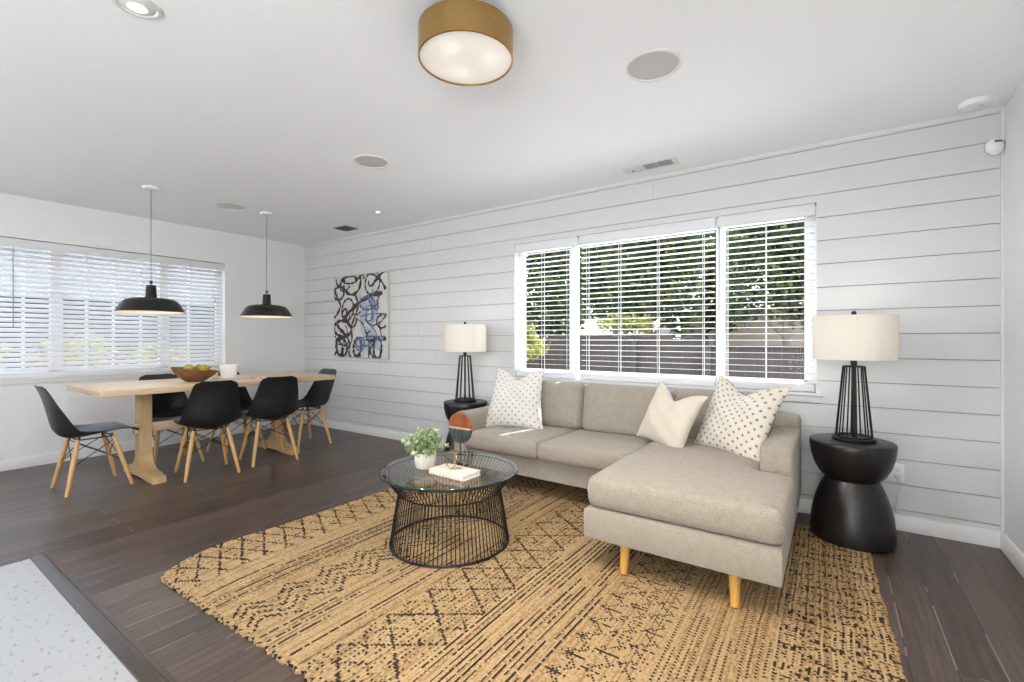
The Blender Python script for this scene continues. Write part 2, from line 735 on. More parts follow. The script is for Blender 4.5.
def tile_material():
    m, nt, b = new_mat('white_flecked_tile')
    N, L = nt.nodes, nt.links
    tc = N.new('ShaderNodeTexCoord')
    mp = N.new('ShaderNodeMapping')
    mp.inputs['Scale'].default_value = (1.0, 2.0, 1)
    mp.inputs['Rotation'].default_value = (0, 0, 0.5)
    L.new(tc.outputs['Object'], mp.inputs[0])
    nz = N.new('ShaderNodeTexNoise')
    nz.inputs['Scale'].default_value = 26
    nz.inputs['Detail'].default_value = 4
    L.new(mp.outputs[0], nz.inputs['Vector'])
    cr = N.new('ShaderNodeValToRGB')
    e = cr.color_ramp.elements
    e[0].position = 0.33
    e[1].position = 0.40
    e[0].color = srgb(132, 132, 131)
    e[1].color = srgb(166, 167, 167)
    L.new(nz.outputs[0], cr.inputs[0])
    L.new(cr.outputs[0], b.inputs['Base Color'])
    b.inputs['Roughness'].default_value = 0.35
    return m


M_floor = floor_material()
M_tile = tile_material()
M_strip = mat('dark_threshold_wood', srgb(70, 58, 51), 0.35, var=0.2, scale=6, stretch=(1, 14, 4))
M_strip2 = mat('dark_threshold_bevel', srgb(58, 49, 42), 0.3, var=0.2, scale=6, stretch=(1, 14, 4))

# ------------------------------------------------------------------ the room
XL, XR, YB, YF, ZC = -6.0, 0.780, 3.66, -3.3, 2.44

bm = BM()
TX, TY = -3.48, 0.577
# dark plank floor with the tiled kitchen area cut out of it
box(bm, XL - 0.15, XR + 0.15, TY, YB + 0.15, -0.1, 0)
box(bm, XL - 0.15, TX, YF - 0.15, TY, -0.1, 0)
struct('floor', bm, M_floor)
bm = BM()
box(bm, TX, XR + 0.15, YF - 0.15, TY, -0.1, 0.001)
struct('floor_tile', bm, M_tile)
bm = BM()
box(bm, TX - 0.02, XR, TY, TY + 0.075, 0.0, 0.004)
prism(bm, [(TY + 0.004, 0.004), (TY + 0.03, 0.011), (TY + 0.05, 0.011), (TY + 0.056, 0.004)], TX - 0.0, XR, 'x', mi=1)
o = struct('trim_1', bm, [M_strip, M_strip2])
bm = BM()
box(bm, XL - 0.15, XR + 0.15, YF - 0.15, YB + 0.15, ZC, ZC + 0.12)
struct('ceiling', bm, M_ceil)

# shiplap wall (y = YB) with window opening
WX0, WX1, WZ0, WZ1 = -2.495, -0.082, 0.80, 2.062
bm = BM()
for (x0, x1, z0, z1) in ((XL - 0.15, WX0, 0, ZC), (WX1, XR + 0.15, 0, ZC), (WX0, WX1, 0, WZ0), (WX0, WX1, WZ1, ZC)):
    box(bm, x0, x1, YB + 0.014, YB + 0.15, z0, z1, mi=1)
rnd = random.Random(4)
edges = [0.0]
z = 1.191 - 7 * 0.1527
while z < ZC:
    edges.append(z)
    z += 0.1527
edges.append(ZC)
G = 0.0022
for k in range(len(edges) - 1):
    z0, z1 = edges[k] + G, edges[k + 1] - G
    spans = [(XL, XR)]
    if z1 > WZ0 and z0 < WZ1:
        spans = [(XL, WX0), (WX1, XR)]
    for (a, b) in spans:
        cuts = [a]
        if b - a > 1.5:
            cuts.append(a + (b - a) * rnd.uniform(0.25, 0.75))
        cuts.append(b)
        for c0, c1 in zip(cuts[:-1], cuts[1:]):
            parts_z = [(z0, z1, c0, c1)]
            if len(spans) == 2:
                pass
            box(bm, c0 + (0.0006 if c0 != a else 0), c1 - (0.0006 if c1 != b else 0), YB, YB + 0.014, z0, z1)
    # strips directly above / below the opening where a board is only partly cut
    if len(spans) == 2:
        if z0 < WZ0 - 0.004:
            box(bm, WX0, WX1, YB, YB + 0.014, z0, WZ0)
        if z1 > WZ1 + 0.004:
            box(bm, WX0, WX1, YB, YB + 0.014, WZ1, z1)
struct('wall_back', bm, [M_ship, M_groove])

# left wall with the dining window opening
DY0, DY1, DZ0, DZ1 = -0.5, 2.645, 0.805, 2.062
bm = BM()
KY0, KY1, KZ0, KZ1 = -2.92, -0.98, 0.98, 2.12   # unseen opening added for a fill lamp
for (y0, y1, z0, z1) in ((YF - 0.15, KY0, 0, ZC), (KY1, DY0, 0, ZC), (KY0, KY1, 0, KZ0), (KY0, KY1, KZ1, ZC), (DY1, YB + 0.15, 0, ZC), (DY0, DY1, 0, DZ0), (DY0, DY1, DZ1, ZC)):
    box(bm, XL - 0.15, XL, y0, y1, z0, z1)
struct('wall_left', bm, M_wall)
bm = BM()
for (y0, y1, z0, z1) in ((YF - 0.15, -2.66, 0, ZC), (-0.94, YB + 0.15, 0, ZC), (-2.66, -0.94, 0, 0.89), (-2.66, -0.94, 2.11, ZC)):  # the gap is an unseen opening added for a fill lamp
    box(bm, XR, XR + 0.15, y0, y1, z0, z1)
struct('wall_right', bm, M_wall)
# wall behind the photographer with an unseen opening added to let light in
bm = BM()
FX0, FX1, FZ1 = -0.75, 0.45, 2.06
for (x0, x1, z0, z1) in ((XL - 0.15, FX0, 0, ZC), (FX1, XR + 0.15, 0, ZC), (FX0, FX1, FZ1, ZC)):
    box(bm, x0, x1, YF - 0.15, YF, z0, z1)
struct('wall_front', bm, M_wall)
bm = BM()
for k in range(3):
    x = FX0 + (FX1 - FX0 - 0.07) * k / 2
    box(bm, x, x + 0.07, YF - 0.09, YF - 0.04, 0, FZ1)
box(bm, FX0, FX1, YF - 0.09, YF - 0.04, 0, 0.07)
box(bm, FX0, FX1, YF - 0.09, YF - 0.04, FZ1 - 0.07, FZ1)
struct('door_1', bm, M_vinyl)  # unseen frame in the added light opening
bm = BM()   # unseen roof added to keep sky light out of the front opening
box(bm, XL - 0.5, XR + 0.5, YF - 4.2, YF - 0.16, 2.40, 2.52)
struct('sky_blocker', bm, M_wall)


def baseboard(name, a, b, axis, inward):
    bm = BM()
    h, t = 0.092, 0.016
    prof = [(0, 0), (t, 0), (t, h - 0.018), (t * 0.55, h - 0.004), (0, h)]
    if axis == 'x':
        prism(bm, [(YB - p, q) for p, q in prof], a, b, 'x')
    else:
        prism(bm, [(inward + (p if inward < 0 else -p), q) for p, q in prof], a, b, 'y')
    struct(name, bm, M_trim)


baseboard('baseboard_back', XL, XR, 'x', None)
baseboard('baseboard_left', YF, YB - 0.016, 'y', XL)
baseboard('baseboard_right', YF, YB - 0.016, 'y', XR)
bm = BM()
prism(bm, [(YB, ZC), (YB - 0.02, ZC), (YB - 0.016, ZC - 0.012), (YB, ZC - 0.026)], XL, XR, 'x')
struct('trim_2', bm, M_trim)
bm = BM()
box(bm, XR - 0.012, XR, YB - 0.014, YB, 0.092, ZC - 0.026)
struct('trim_3', bm, M_trim)

# ---------------------------------------------------- living room window (window_1)
w1 = thing('window_1', None, None)
w1['kind'] = 'structure'
FY0, FY1 = YB + 0.085, YB + 0.14
panes = [(-2.462, -1.936), (-1.890, -0.708), (-0.676, -0.142)]
PZ0, PZ1 = 0.864, 1.99
bm = BM()
xs = [WX0] + [v for p in panes for v in p] + [WX1]
for i in range(0, len(xs), 2):
    box(bm, xs[i], xs[i + 1], FY0, FY1, WZ0, WZ1)
for a, b in panes:
    box(bm, a, b, FY0, FY1, WZ0, PZ0)
    box(bm, a, b, FY0, FY1, PZ1, WZ1)
    # inner sash step
    box(bm, a, a + 0.012, FY0 + 0.014, FY1, PZ0, PZ1)
    box(bm, b - 0.012, b, FY0 + 0.014, FY1, PZ0, PZ1)
    box(bm, a, b, FY0 + 0.014, FY1, PZ0, PZ0 + 0.012)
struct('window_frame', bm, M_vinyl, w1)
for a, b in panes:
    bm = BM()
    box(bm, a, b, FY0 + 0.03, FY0 + 0.034, PZ0, PZ1)
    struct('window_pane', bm, M_glass, w1)
bm = BM()
box(bm, WX0, WX0 + 0.004, YB, FY0, WZ0, WZ1)
box(bm, WX1 - 0.004, WX1, YB, FY0, WZ0, WZ1)
box(bm, WX0, WX1, YB, FY0, WZ1 - 0.004, WZ1)
struct('window_jamb', bm, M_trim, w1)
bm = BM()
box(bm, WX0 - 0.035, WX1 + 0.035, YB - 0.03, FY0, WZ0 - 0.018, WZ0 + 0.002, 0.004)
box(bm, WX0 - 0.02, WX1 + 0.02, YB - 0.012, YB, WZ0 - 0.062, WZ0 - 0.018, 0.002)
struct('window_sill', bm, M_trim, w1)

# ---------------------------------------------------- dining window (window_2)
w2 = thing('window_2', None, None)
w2['kind'] = 'structure'
bm = BM()
GX0, GX1 = XL - 0.14, XL - 0.09
mull = [DY0, 0.02, 0.99, 1.04]


def ybox(bm, y0, y1, z0, z1, d=0.0):
    box(bm, GX0 + d, GX1 - d, y0, y1, z0, z1)


ybox(bm, DY0, DY0 + 0.06, DZ0, DZ1)
ybox(bm, DY1 - 0.06, DY1, DZ0, DZ1)
ybox(bm, DY0, DY1, DZ0, DZ0 + 0.06)
ybox(bm, DY0, DY1, DZ1 - 0.06, DZ1)
for yc in (0.27, 1.19, 2.06):
    ybox(bm, yc - 0.045, yc + 0.045, DZ0, DZ1)
for yc in (-0.15, 0.6, 0.97, 1.41, 1.62, 1.85, 2.3):
    ybox(bm, yc - 0.011, yc + 0.011, DZ0, DZ1, 0.015)
ybox(bm, DY0, DY1, 1.13, 1.165, 0.01)
struct('window_frame', bm, M_vinyl, w2)
bm = BM()
box(bm, XL - 0.117, XL - 0.113, DY0, DY1, DZ0, DZ1)
struct('window_pane', bm, M_glass, w2)
bm = BM()
box(bm, GX1, XL + 0.022, DY0 - 0.03, DY1 + 0.03, DZ0 - 0.016, DZ0 + 0.002, 0.004)
box(bm, XL, XL + 0.012, DY0 - 0.02, DY1 + 0.02, DZ0 - 0.055, DZ0 - 0.016, 0.002)
struct('window_sill', bm, M_trim, w2)

# ---------------------------------------------------- blinds


def blind(label, L, cords, tilt, place, wand=None, tassel=None, group=None):
    """local: X along width 0..L, Y = into room negative ; origin at left end of headrail bottom z absolute"""
    t = thing('venetian_blind', label, 'window blind', place[0], place[1], group)
    ztop, zbot, pitch = WZ1 - 0.006, 0.845, 0.0448
    bm = BM()
    box(bm, 0.004, L - 0.004, -0.075, -0.066, ztop - 0.078, ztop, 0.003)
    box(bm, 0.012, L - 0.012, -0.064, -0.012, ztop - 0.045, ztop - 0.002)
    obj('valance', bm, M_slat, t)
    bm = BM()
    z = zbot + 0.035
    c, s = cos(tilt), sin(tilt)
    while z < ztop - 0.07:
        y0, y1 = -0.063, -0.013
        ym = (y0 + y1) / 2
        # three-strip gently crowned slat, tilted about its own axis
        prof = [(-0.025, 0.0), (-0.009, 0.0028), (0.009, 0.0028), (0.025, 0.0), (0.009, 0.0002), (-0.009, 0.0002)]
        pr = [(ym + a * c - b * s, z - a * s + b * c) for a, b in prof]
        prism(bm, pr, 0.010, L - 0.010, 'x')
        z += pitch
    obj('slats', bm, M_slat, t)
    bm = BM()
    box(bm, 0.008, L - 0.008, -0.063, -0.013, zbot - 0.038, zbot + 0.010, 0.004)
    obj('bottom_rail', bm, M_slat, t)
    for xc in cords:
        bm = BM()
        for yy in (-0.064, -0.012):
            box(bm, xc - 0.0022, xc + 0.0022, yy - 0.0006, yy + 0.0006, zbot, ztop - 0.05)
        obj('ladder_cord', bm, M_cord, t)
    if wand:
        bm = BM()
        tube(bm, [(wand[0], -0.082, ztop - 0.075), (wand[0], -0.085, ztop - 0.075 - wand[1])], 0.0045, 6)
        obj('tilt_wand', bm, M_wand, t)
    if tassel:
        bm = BM()
        tube(bm, [(tassel[0], -0.08, ztop - 0.07), (tassel[0], -0.08, tassel[1])], 0.0015, 5)
        lathe(bm, [(0, -0.03), (0.007, -0.03), (0.005, 0.0), (0, 0.004)], 10, (tassel[0], -0.08, tassel[1]))
        obj('lift_cord', bm, M_wand, t)
    return t


M_wand = mat('clear_grey_wand', srgb(150, 150, 148), 0.3)
# living room: the blinds hang at the room face of the opening
bx = [(WX0 + 0.006, -1.832), (-1.818, -0.706), (-0.692, WX1 - 0.006)]
blind('narrow white venetian blind behind the small patterned pillow, first of the three over the sofa', bx[0][1] - bx[0][0], [0.08, 0.29, 0.55], radians(3), ((bx[0][0], YB + 0.078, 0), 0), group='sofa window blinds')
blind('widest white venetian blind in the middle of the three over the sofa', bx[1][1] - bx[1][0], [0.07, 0.36, 0.68, 1.02], radians(5), ((bx[1][0], YB + 0.078, 0), 0), group='sofa window blinds')
blind('narrow white venetian blind beside the larger table lamp, with a dark tilt wand', bx[2][1] - bx[2][0], [0.06, 0.31, 0.54], radians(2), ((bx[2][0], YB + 0.078, 0), 0), wand=(0.012, 0.62), group='sofa window blinds')
# dining: rotated so that local -Y points into the room (+X)
blind('long white venetian blind with tilted slats over the dining window behind the table', DY1 - DY0 - 0.012, [0.1, 0.75, 1.3, 1.9, 2.5, 3.0], radians(-46),
      ((XL - 0.080, DY0 + 0.006, 0), pi / 2), wand=(1.384, 0.72), tassel=(3.03, 1.62))

# ------------------------------------------------------------------ rug


def rug():
    rnd = random.Random(11)
    X0, X1, Y0, Y1 = -2.80, 0.185, 0.895, 3.385
    nx, ny = 372, 262
    dx, dy = (X1 - X0) / nx, (Y1 - Y0) / ny
    T = 0.011
    bm = BM()
    wob = [sum(rnd.gauss(0, 0.002) for _ in range(2)) for _ in range(nx + 1)]
    endj = [rnd.uniform(-0.010, 0.012) for _ in range(nx + 1)]

    def pos(i, j, z):
        x = X0 + dx * i
        y = Y0 + dy * j
        fl = max(0.0, 1 - i / (nx * 0.25))
        x += 0.13 * exp(-(y - Y0) / 0.12) * fl - 0.03 * exp(-((y - 1.25) / 0.2) ** 2) * fl
        fr = max(0.0, 1 - (nx - i) / (nx * 0.2))
        x += fr * (0.02 - 0.035 * (y - 2.0) / 1.2) + fr * 0.004 * sin(y * 23)
        x += 0.004 * sin(y * 4 + i * 0.05)
        if j <= 2:
            y += endj[i] * (1 - j / 3)
        if j >= ny - 2:
            y -= endj[-i] * 0.8
        y += 0.010 * sin(x * 3.1)
        return (x, y, z)
    hh = [[(0.0008 if i % 2 else -0.0012) + rnd.uniform(-0.0009, 0.0009) for _ in range(ny + 1)] for i in range(nx + 1)]
    top = [[bm.verts.new(pos(i, j, T + hh[i][j])) for j in range(ny + 1)] for i in range(nx + 1)]

    def band_noise(k):
        return random.Random(900 + k).random()
    stripe = {}
    zones = [(-2.47, -2.14, 0.22), (-1.82, -1.53, 0.36), (-1.19, -0.83, 0.42), (-0.53, -0.18, 0.44)]
    for i in range(nx):
        x = X0 + dx * (i + 0.5)
        for (a, b, p) in zones:
            if a < x < b:
                stripe[i] = (i % 3 == 0 and rnd.random() < p * 2.2)
    # long strands of a darker jute
    tone = [rnd.random() for _ in range(nx)]

    def tri(t):
        t = t % 1.0
        return 1 - abs(2 * t - 1)

    def q(v, s):
        return math.floor(v / s + 0.5) * s

    seglen = [rnd.randint(18, 70) for _ in range(nx)]
    segoff = [rnd.randint(0, 100) for _ in range(nx)]

    def near(a, t):
        a %= 1.0
        return min(a, 1 - a) < t

    def black(i, j):
        x = X0 + dx * (i + 0.5)
        y = Y0 + dy * (j + 0.5)
        r = rnd.random()
        if i in stripe:
            if not stripe[i]:
                return False
            on = ((j + segoff[i]) // seglen[i]) % 3 != 0
            if x > -0.53:  # stitched stripes: alternating knots
                return on and j % 2 == 0 and r < 0.95
            return on and r < 0.86
        if x <= -2.47:  # fine diamonds along the outer edge
            u = (x + 2.635) / 0.165
            if abs(u) > 0.98:
                return False
            P = 0.115
            on = near(y / P + u * 0.72, 0.055) or near(y / P - u * 0.72, 0.055)
            dot = abs(((y / P) % 1.0) - 0.5) < 0.14 and i % 5 == 0
            return (on and r < 0.82) or (dot and r < 0.7)
        if x < -1.82:  # pairs of stepped zigzags
            P = 0.20
            u = x + 1.975
            if abs(u) > 0.15:
                return False
            for off in (-0.082, -0.03, 0.03, 0.082):
                c = off + (q(tri(y / P), 0.2) - 0.5) * 0.10
                if abs(u - c) < 0.0045:
                    return r < 0.8
                c2 = off + (q(tri((y + dy) / P), 0.2) - 0.5) * 0.10
                if min(c, c2) - 0.004 <= u <= max(c, c2) + 0.004:
                    return r < 0.8
            return False
        if x < -1.19:  # large lattice with cross stitching
            u = (x + 1.36) / 0.165
            if abs(u) > 1:
                return False
            P = 0.235
            on = near(y / P + u * 0.5, 0.03) or near(y / P - u * 0.5, 0.03)
            on2 = near(2 * y / P + u, 0.05) or near(2 * y / P - u, 0.05)
            st = i % 3 == 0 and j % 2 == 0 and r < 0.55
            return (on and r < 0.85) or (on2 and r < 0.45) or st
        if x < -0.53:  # broken stepped triangles
            P = 0.115
            u = x + 0.68
            if abs(u) > 0.145:
                return False
            for off in (-0.095, 0.0, 0.095):
                t = tri(y / P + off * 3)
                c = off + (q(t, 0.25) - 0.5) * 0.075
                if abs(u - c) < 0.013 and (i + j) % 2 == 0:
                    return r < 0.95
                if near(y / P + off * 3, 0.10) and abs(u - off) < 0.045 and j % 2 == 0:
                    return r < 0.7
            return False
        # dense stitched border
        if x > 0.170:
            return r < 0.12
        P = 0.13
        u = x / 0.17
        on = near(y / P + u * 0.6, 0.08) or near(y / P - u * 0.6, 0.08)
        return (j % 7 == 0 and r < 0.5) or (on and i % 3 != 1 and r < 0.66) or (i % 3 == 0 and j % 2 == 0 and r < 0.8)
    for i in range(nx):
        for j in range(ny):
            f = bm.faces.new((top[i][j], top[i + 1][j], top[i + 1][j + 1], top[i][j + 1]))
            if j <= 1 or j >= ny - 2:
                f.material_index = 2 if (i // 2) % 3 == 0 and j == 0 else (0 if rnd.random() < 0.7 else 1)
            elif black(i, j):
                f.material_index = 2
            else:
                f.material_index = 1 if tone[i] + rnd.uniform(-0.35, 0.35) > 0.72 else 0
    # rim down to the floor
    loop = [(i, 0) for i in range(nx)] + [(nx, j) for j in range(ny)] + [(i, ny) for i in range(nx, 0, -1)] + [(0, j) for j in range(ny, 0, -1)]
    low = {}
    for (i, j) in loop:
        c = top[i][j].co
        low[(i, j)] = bm.verts.new((c.x, c.y, 0.0005))
    for a, b in zip(loop, loop[1:] + loop[:1]):
        f = bm.faces.new((top[a[0]][a[1]], low[a], low[b], top[b[0]][b[1]]))
        f.material_index = 2 if rnd.random() < 0.3 else 0

    def jute(name, c, c2):
        m, nt, b = new_mat(name)
        N, L = nt.nodes, nt.links
        tc = N.new('ShaderNodeTexCoord')
        nz = N.new('ShaderNodeTexNoise')
        nz.inputs['Scale'].default_value = 90
        L.new(tc.outputs['Object'], nz.inputs['Vector'])
        cr = N.new('ShaderNodeValToRGB')
        cr.color_ramp.elements[0].position = 0.35
        cr.color_ramp.elements[1].position = 0.65
        cr.color_ramp.elements[0].color = c2
        cr.color_ramp.elements[1].color = c
        L.new(nz.outputs[0], cr.inputs[0])
        L.new(cr.outputs[0], b.inputs['Base Color'])
        b.inputs['Roughness'].default_value = 0.95
        b.inputs['Specular IOR Level'].default_value = 0.1
        mp = N.new('ShaderNodeMapping')
        mp.inputs['Scale'].default_value = (1, 0.5, 1)
        L.new(tc.outputs['Object'], mp.inputs[0])
        wv = N.new('ShaderNodeTexWave')
        wv.inputs['Scale'].default_value = 1 / dx / 20 * pi
        wv.inputs['Distortion'].default_value = 2.0
        wv.inputs['Detail'].default_value = 1
        L.new(mp.outputs[0], wv.inputs['Vector'])
        bp = N.new('ShaderNodeBump')
        bp.inputs['Strength'].default_value = 0.7
        bp.inputs['Distance'].default_value = 0.006
        L.new(wv.outputs['Fac'], bp.inputs['Height'])
        L.new(bp.outputs[0], b.inputs['Normal'])
        return m
    ms = [jute('golden_jute', srgb(190, 161, 121), srgb(168, 139, 100)), jute('dull_jute', srgb(166, 136, 97), srgb(144, 116, 81)),
          jute('black_wool', srgb(66, 56, 48), srgb(46, 40, 36))]
    o = obj('area_rug', bm, ms, recalc=True, angle=60)
    tag(o, 'large flat-woven jute rug with black diamond and stripe bands on the dark floor', 'rug')


rug()
RZ = 0.0128  # top of the rug

# ------------------------------------------------------------------ sectional sofa
SX0, SX1 = -2.52, -0.165
CX0 = -1.035
sofa = thing('sectional_sofa', 'oatmeal tweed sectional sofa with a chaise at one end under the window', 'sofa', (0, 0, RZ))
ZB = 0.143
bm = BM()
poly = [(SX0, 2.85), (CX0, 2.85), (CX0, 2.143), (SX1, 2.143), (SX1, 3.50), (SX0, 3.50)]
prism(bm, poly, ZB, 0.292, 'z', bevel=0.012)
obj('base', bm, M_sofa, sofa)
bm = BM()
cushion(bm, [(SX0, 2.82), (SX0 + 0.15, 2.82), (SX0 + 0.15, 3.47), (SX0, 3.47)], ZB + 0.002, 0.558, 0.03, 0.035, 0.008, seed=2)
obj('armrest', bm, M_sofa, sofa)
bm = BM()
cushion(bm, [(SX1 - 0.155, 2.80), (SX1, 2.80), (SX1, 3.47), (SX1 - 0.155, 3.47)], ZB + 0.002, 0.578, 0.025, 0.026, 0.006, seed=3)
obj('armrest', bm, M_sofa, sofa)
bm = BM()
cushion(bm, [(SX0, 3.45), (SX1, 3.45), (SX1, 3.565), (SX0, 3.565)], ZB + 0.002, 0.655, 0.025, 0.025, 0.004, seed=4)
obj('back_frame', bm, M_sofa, sofa)
xa = SX0 + 0.153
xm = -1.70
for k, (a, b) in enumerate(((xa, xm), (xm + 0.004, CX0 + 0.002))):
    bm = BM()
    cushion(bm, [(a, 2.77), (b, 2.77), (b, 3.40), (a, 3.40)], 0.296, 0.422, 0.02, 0.034, 0.012, seed=5 + k, wr=0.002)
    obj('seat_cushion', bm, M_sofa, sofa)
bm = BM()
cushion(bm, [(CX0 + 0.004, 2.158), (SX1 + 0.006, 2.158), (SX1 + 0.006, 2.785), (SX1 - 0.158, 2.785), (SX1 - 0.158, 3.40), (CX0 + 0.004, 3.40)], 0.297, 0.449, 0.04, 0.036, 0.016, seed=8, wr=0.003)
obj('chaise_cushion', bm, M_sofa, sofa)
for k, (a, b) in enumerate(((xa, -1.655), (-1.645, -0.985), (-0.975, SX1 - 0.16))):
    w = b - a
    bm = BM()
    # built lying down (plan = width x height), then stood up and leaned back
    Mx = Matrix.Translation((a, 3.325, 0.425)) @ Matrix.Rotation(radians(-11), 4, 'X') @ Matrix.Rotation(radians(90), 4, 'X') @ Matrix.Translation((0, 0, 0))
    cushion(bm, [(0, 0), (w, 0), (w, 0.375), (0, 0.375)], -0.14, 0.0, 0.055, 0.05, 0.022, mtx=Mx, seed=20 + k, wr=0.006)
    obj('back_cushion', bm, M_sofa, sofa)
for (lx, ly, sx, sy) in ((-0.838, 2.205, 0.0, -0.03), (-0.348, 2.205, 0.006, -0.03), (-2.42, 2.95, -0.01, -0.03), (-2.42, 3.44, -0.01, 0.02), (-0.3, 3.44, 0.01, 0.02), (-1.4, 3.44, 0, 0.02)):
    bm = BM()
    tube(bm, [(lx, ly, ZB + 0.004), (lx + sx, ly + sy, 0.003)], [0.026, 0.018], 20)
    obj('leg', bm, M_legwood, sofa)


def pillow(label, m, BLr, S, T, yaw, lean, roll, seed, dent, group=None, taper=0.0):
    bm = pillow_bm(S, T, dent, taper, seed=seed)
    o = obj('throw_pillow', bm, m, angle=80)
    o.location = BLr
    o.rotation_euler = (Matrix.Rotation(yaw, 3, 'Z') @ Matrix.Rotation(-lean, 3, 'X') @ Matrix.Rotation(roll, 3, 'Y')).to_euler()
    tag(o, label, 'pillow', group)
    return o


pillow('square white pillow with small grey crosses leaning in the sofa corner by the armrest', M_dots, (-2.15, 3.135, 0.438), 0.53, 0.15, radians(17), radians(18), radians(1), 1, 0.08, 'throw pillows on the sofa', 0.20)
pillow('plain cream pillow leaning against the patterned pillow on the chaise', M_cream, (-0.96, 3.12, 0.460), 0.425, 0.15, radians(-27), radians(20), radians(9), 2, 0.08, 'throw pillows on the sofa')
pillow('large cream pillow with taupe crosses propped against the chaise armrest', M_dots_big, (-0.545, 3.115, 0.457), 0.505, 0.15, radians(-30), radians(20), radians(5), 3, 0.08, 'throw pillows on the sofa')

# ------------------------------------------------------------------ coffee table
CT = (-1.80, 1.99)
ct = thing('coffee_table', 'round glass-topped coffee table on a flared black wire basket base', 'coffee table', (CT[0], CT[1], RZ))
zt = 0.405
bm = BM()
nw = 92
for k in range(nw):
    a = 2 * pi * k / nw
    a2 = a + 0.02
    pts = []
    for (r, z, aa) in ((0.334, 0.006, a), (0.312, 0.15, a), (0.289, 0.285, a), (0.300, 0.305, a), (0.368, zt - 0.014, a)):
        pts.append((r * cos(aa), r * sin(aa), z))
    tube(bm, pts, 0.0027, 5)
obj('wire_lattice', bm, M_black, ct)
bm = BM()
tube(bm, ring_pts(0.334, 0.006, 72), 0.006, 8, True)
obj('base_ring', bm, M_black, ct)
bm = BM()
tube(bm, ring_pts(0.288, 0.292, 72), 0.0045, 8, True)
obj('waist_ring', bm, M_black, ct)
bm = BM()
tube(bm, ring_pts(0.372, zt - 0.012, 72), 0.0055, 8, True)
obj('top_ring', bm, M_black, ct)
bm = BM()
R_ = 0.392
lathe(bm, [(0, zt - 0.006), (R_ - 0.002, zt - 0.006)], 96)
lathe(bm, [(R_ - 0.002, zt - 0.006), (R_, zt - 0.003), (R_, zt + 0.003), (R_ - 0.003, zt + 0.006)], 96, mi=1)
lathe(bm, [(R_ - 0.003, zt + 0.006), (0, zt + 0.006)], 96)
bmesh.ops.remove_doubles(bm, verts=bm.verts[:], dist=1e-5)
obj('glass_top', bm, [M_tglass, M_gedge], ct)
TZ = RZ + zt + 0.0068  # resting height on the glass

# potted plant
M_pot = mat('cream_fluted_ceramic', srgb(226, 220, 204), 0.5, bump=0.03, bscale=50)
M_soil = mat('potting_soil', srgb(52, 40, 30), 0.95, bump=0.5, bscale=120)
M_leafA = mat('sage_leaf', srgb(164, 178, 134), 0.6, col2=srgb(112, 136, 88), scale=30)
M_leafB = mat('pale_leaf', srgb(204, 208, 170), 0.6, col2=srgb(158, 174, 124), scale=30)
M_stem = mat('green_stem', srgb(110, 120, 70), 0.6)
pp = thing('potted_plant', 'small leafy plant in a cream fluted pot on the glass coffee table', 'plant', (-1.915, 1.908, TZ))
bm = BM()
lathe(bm, [(0, 0), (0.050, 0), (0.054, 0.004), (0.059, 0.045), (0.060, 0.086), (0.057, 0.090), (0.053, 0.086), (0.052, 0.073)], 96, flute=(24, 0.022))
obj('pot', bm, M_pot, pp)
bm = BM()
lathe(bm, [(0.0535, 0.074), (0.03, 0.078), (0, 0.079)], 24)
obj('soil', bm, M_soil, pp)
rnd = random.Random(5)
bm = BM()
bs = BM()
for k in range(78):
    a = rnd.uniform(0, 2 * pi)
    tilt = rnd.uniform(0.05, 1.15)
    ln = rnd.uniform(0.09, 0.155) * (1 - 0.12 * tilt)
    d = Vector((cos(a) * sin(tilt), sin(a) * sin(tilt), cos(tilt)))
    p0 = Vector((cos(a) * 0.03 * rnd.random(), sin(a) * 0.03 * rnd.random(), 0.076))
    pts = []
    for s in range(6):
        t = s / 5
        p = p0 + d * ln * t + Vector((0, 0, -0.02 * tilt * t * t))
        p.x += rnd.uniform(-0.002, 0.002)
        pts.append(p)
    tube(bs, pts, 0.0012, 4)
    for s in range(1, 6):
        for q_ in range(3):
            dd = (rvec(rnd) + d * 0.6 + Vector((0, 0, 0.25))).normalized()
            leaf(bm, pts[s], dd, rnd.uniform(0.022, 0.036), rnd.uniform(0.013, 0.019), Vector((0, 0, 1)) + rvec(rnd) * 0.4, mi=0 if rnd.random() < 0.6 else 1)
obj('foliage', bm, [M_leafA, M_leafB], pp, recalc=False)
obj('stems', bs, M_stem, pp)

# book and brass wire object
M_cover = mat('blush_book_cover', srgb(226, 208, 190), 0.6)
M_pages = mat('paper_pages', srgb(236, 230, 220), 0.8, var=0.05, scale=3, stretch=(1, 1, 300))
bk = thing('book', 'closed pale blush book lying flat on the glass coffee table', 'book', (-1.682, 1.897, TZ), radians(-2))
bm = BM()
BL_, BW_, BT_ = 0.252, 0.142, 0.028
box(bm, -BL_ / 2, BL_ / 2, -BW_ / 2, BW_ / 2, 0, 0.0028, 0.0008)
box(bm, -BL_ / 2, BL_ / 2, -BW_ / 2, BW_ / 2, BT_ - 0.0028, BT_, 0.0008)
box(bm, -BL_ / 2, BL_ / 2, -BW_ / 2 - 0.0005, -BW_ / 2 + 0.004, 0, BT_, 0.0012)
obj('cover', bm, M_cover, bk)
bm = BM()
box(bm, -BL_ / 2 + 0.004, BL_ / 2 - 0.005, -BW_ / 2 + 0.004, BW_ / 2 - 0.004, 0.0029, BT_ - 0.0029)
obj('pages', bm, M_pages, bk)
bm = BM()
hx = [Vector((0.060 * cos(k * pi / 3 + 0.3), 0.060 * sin(k * pi / 3 + 0.3), 0.048 + (0.014 if k % 2 else -0.014))) for k in range(6)]
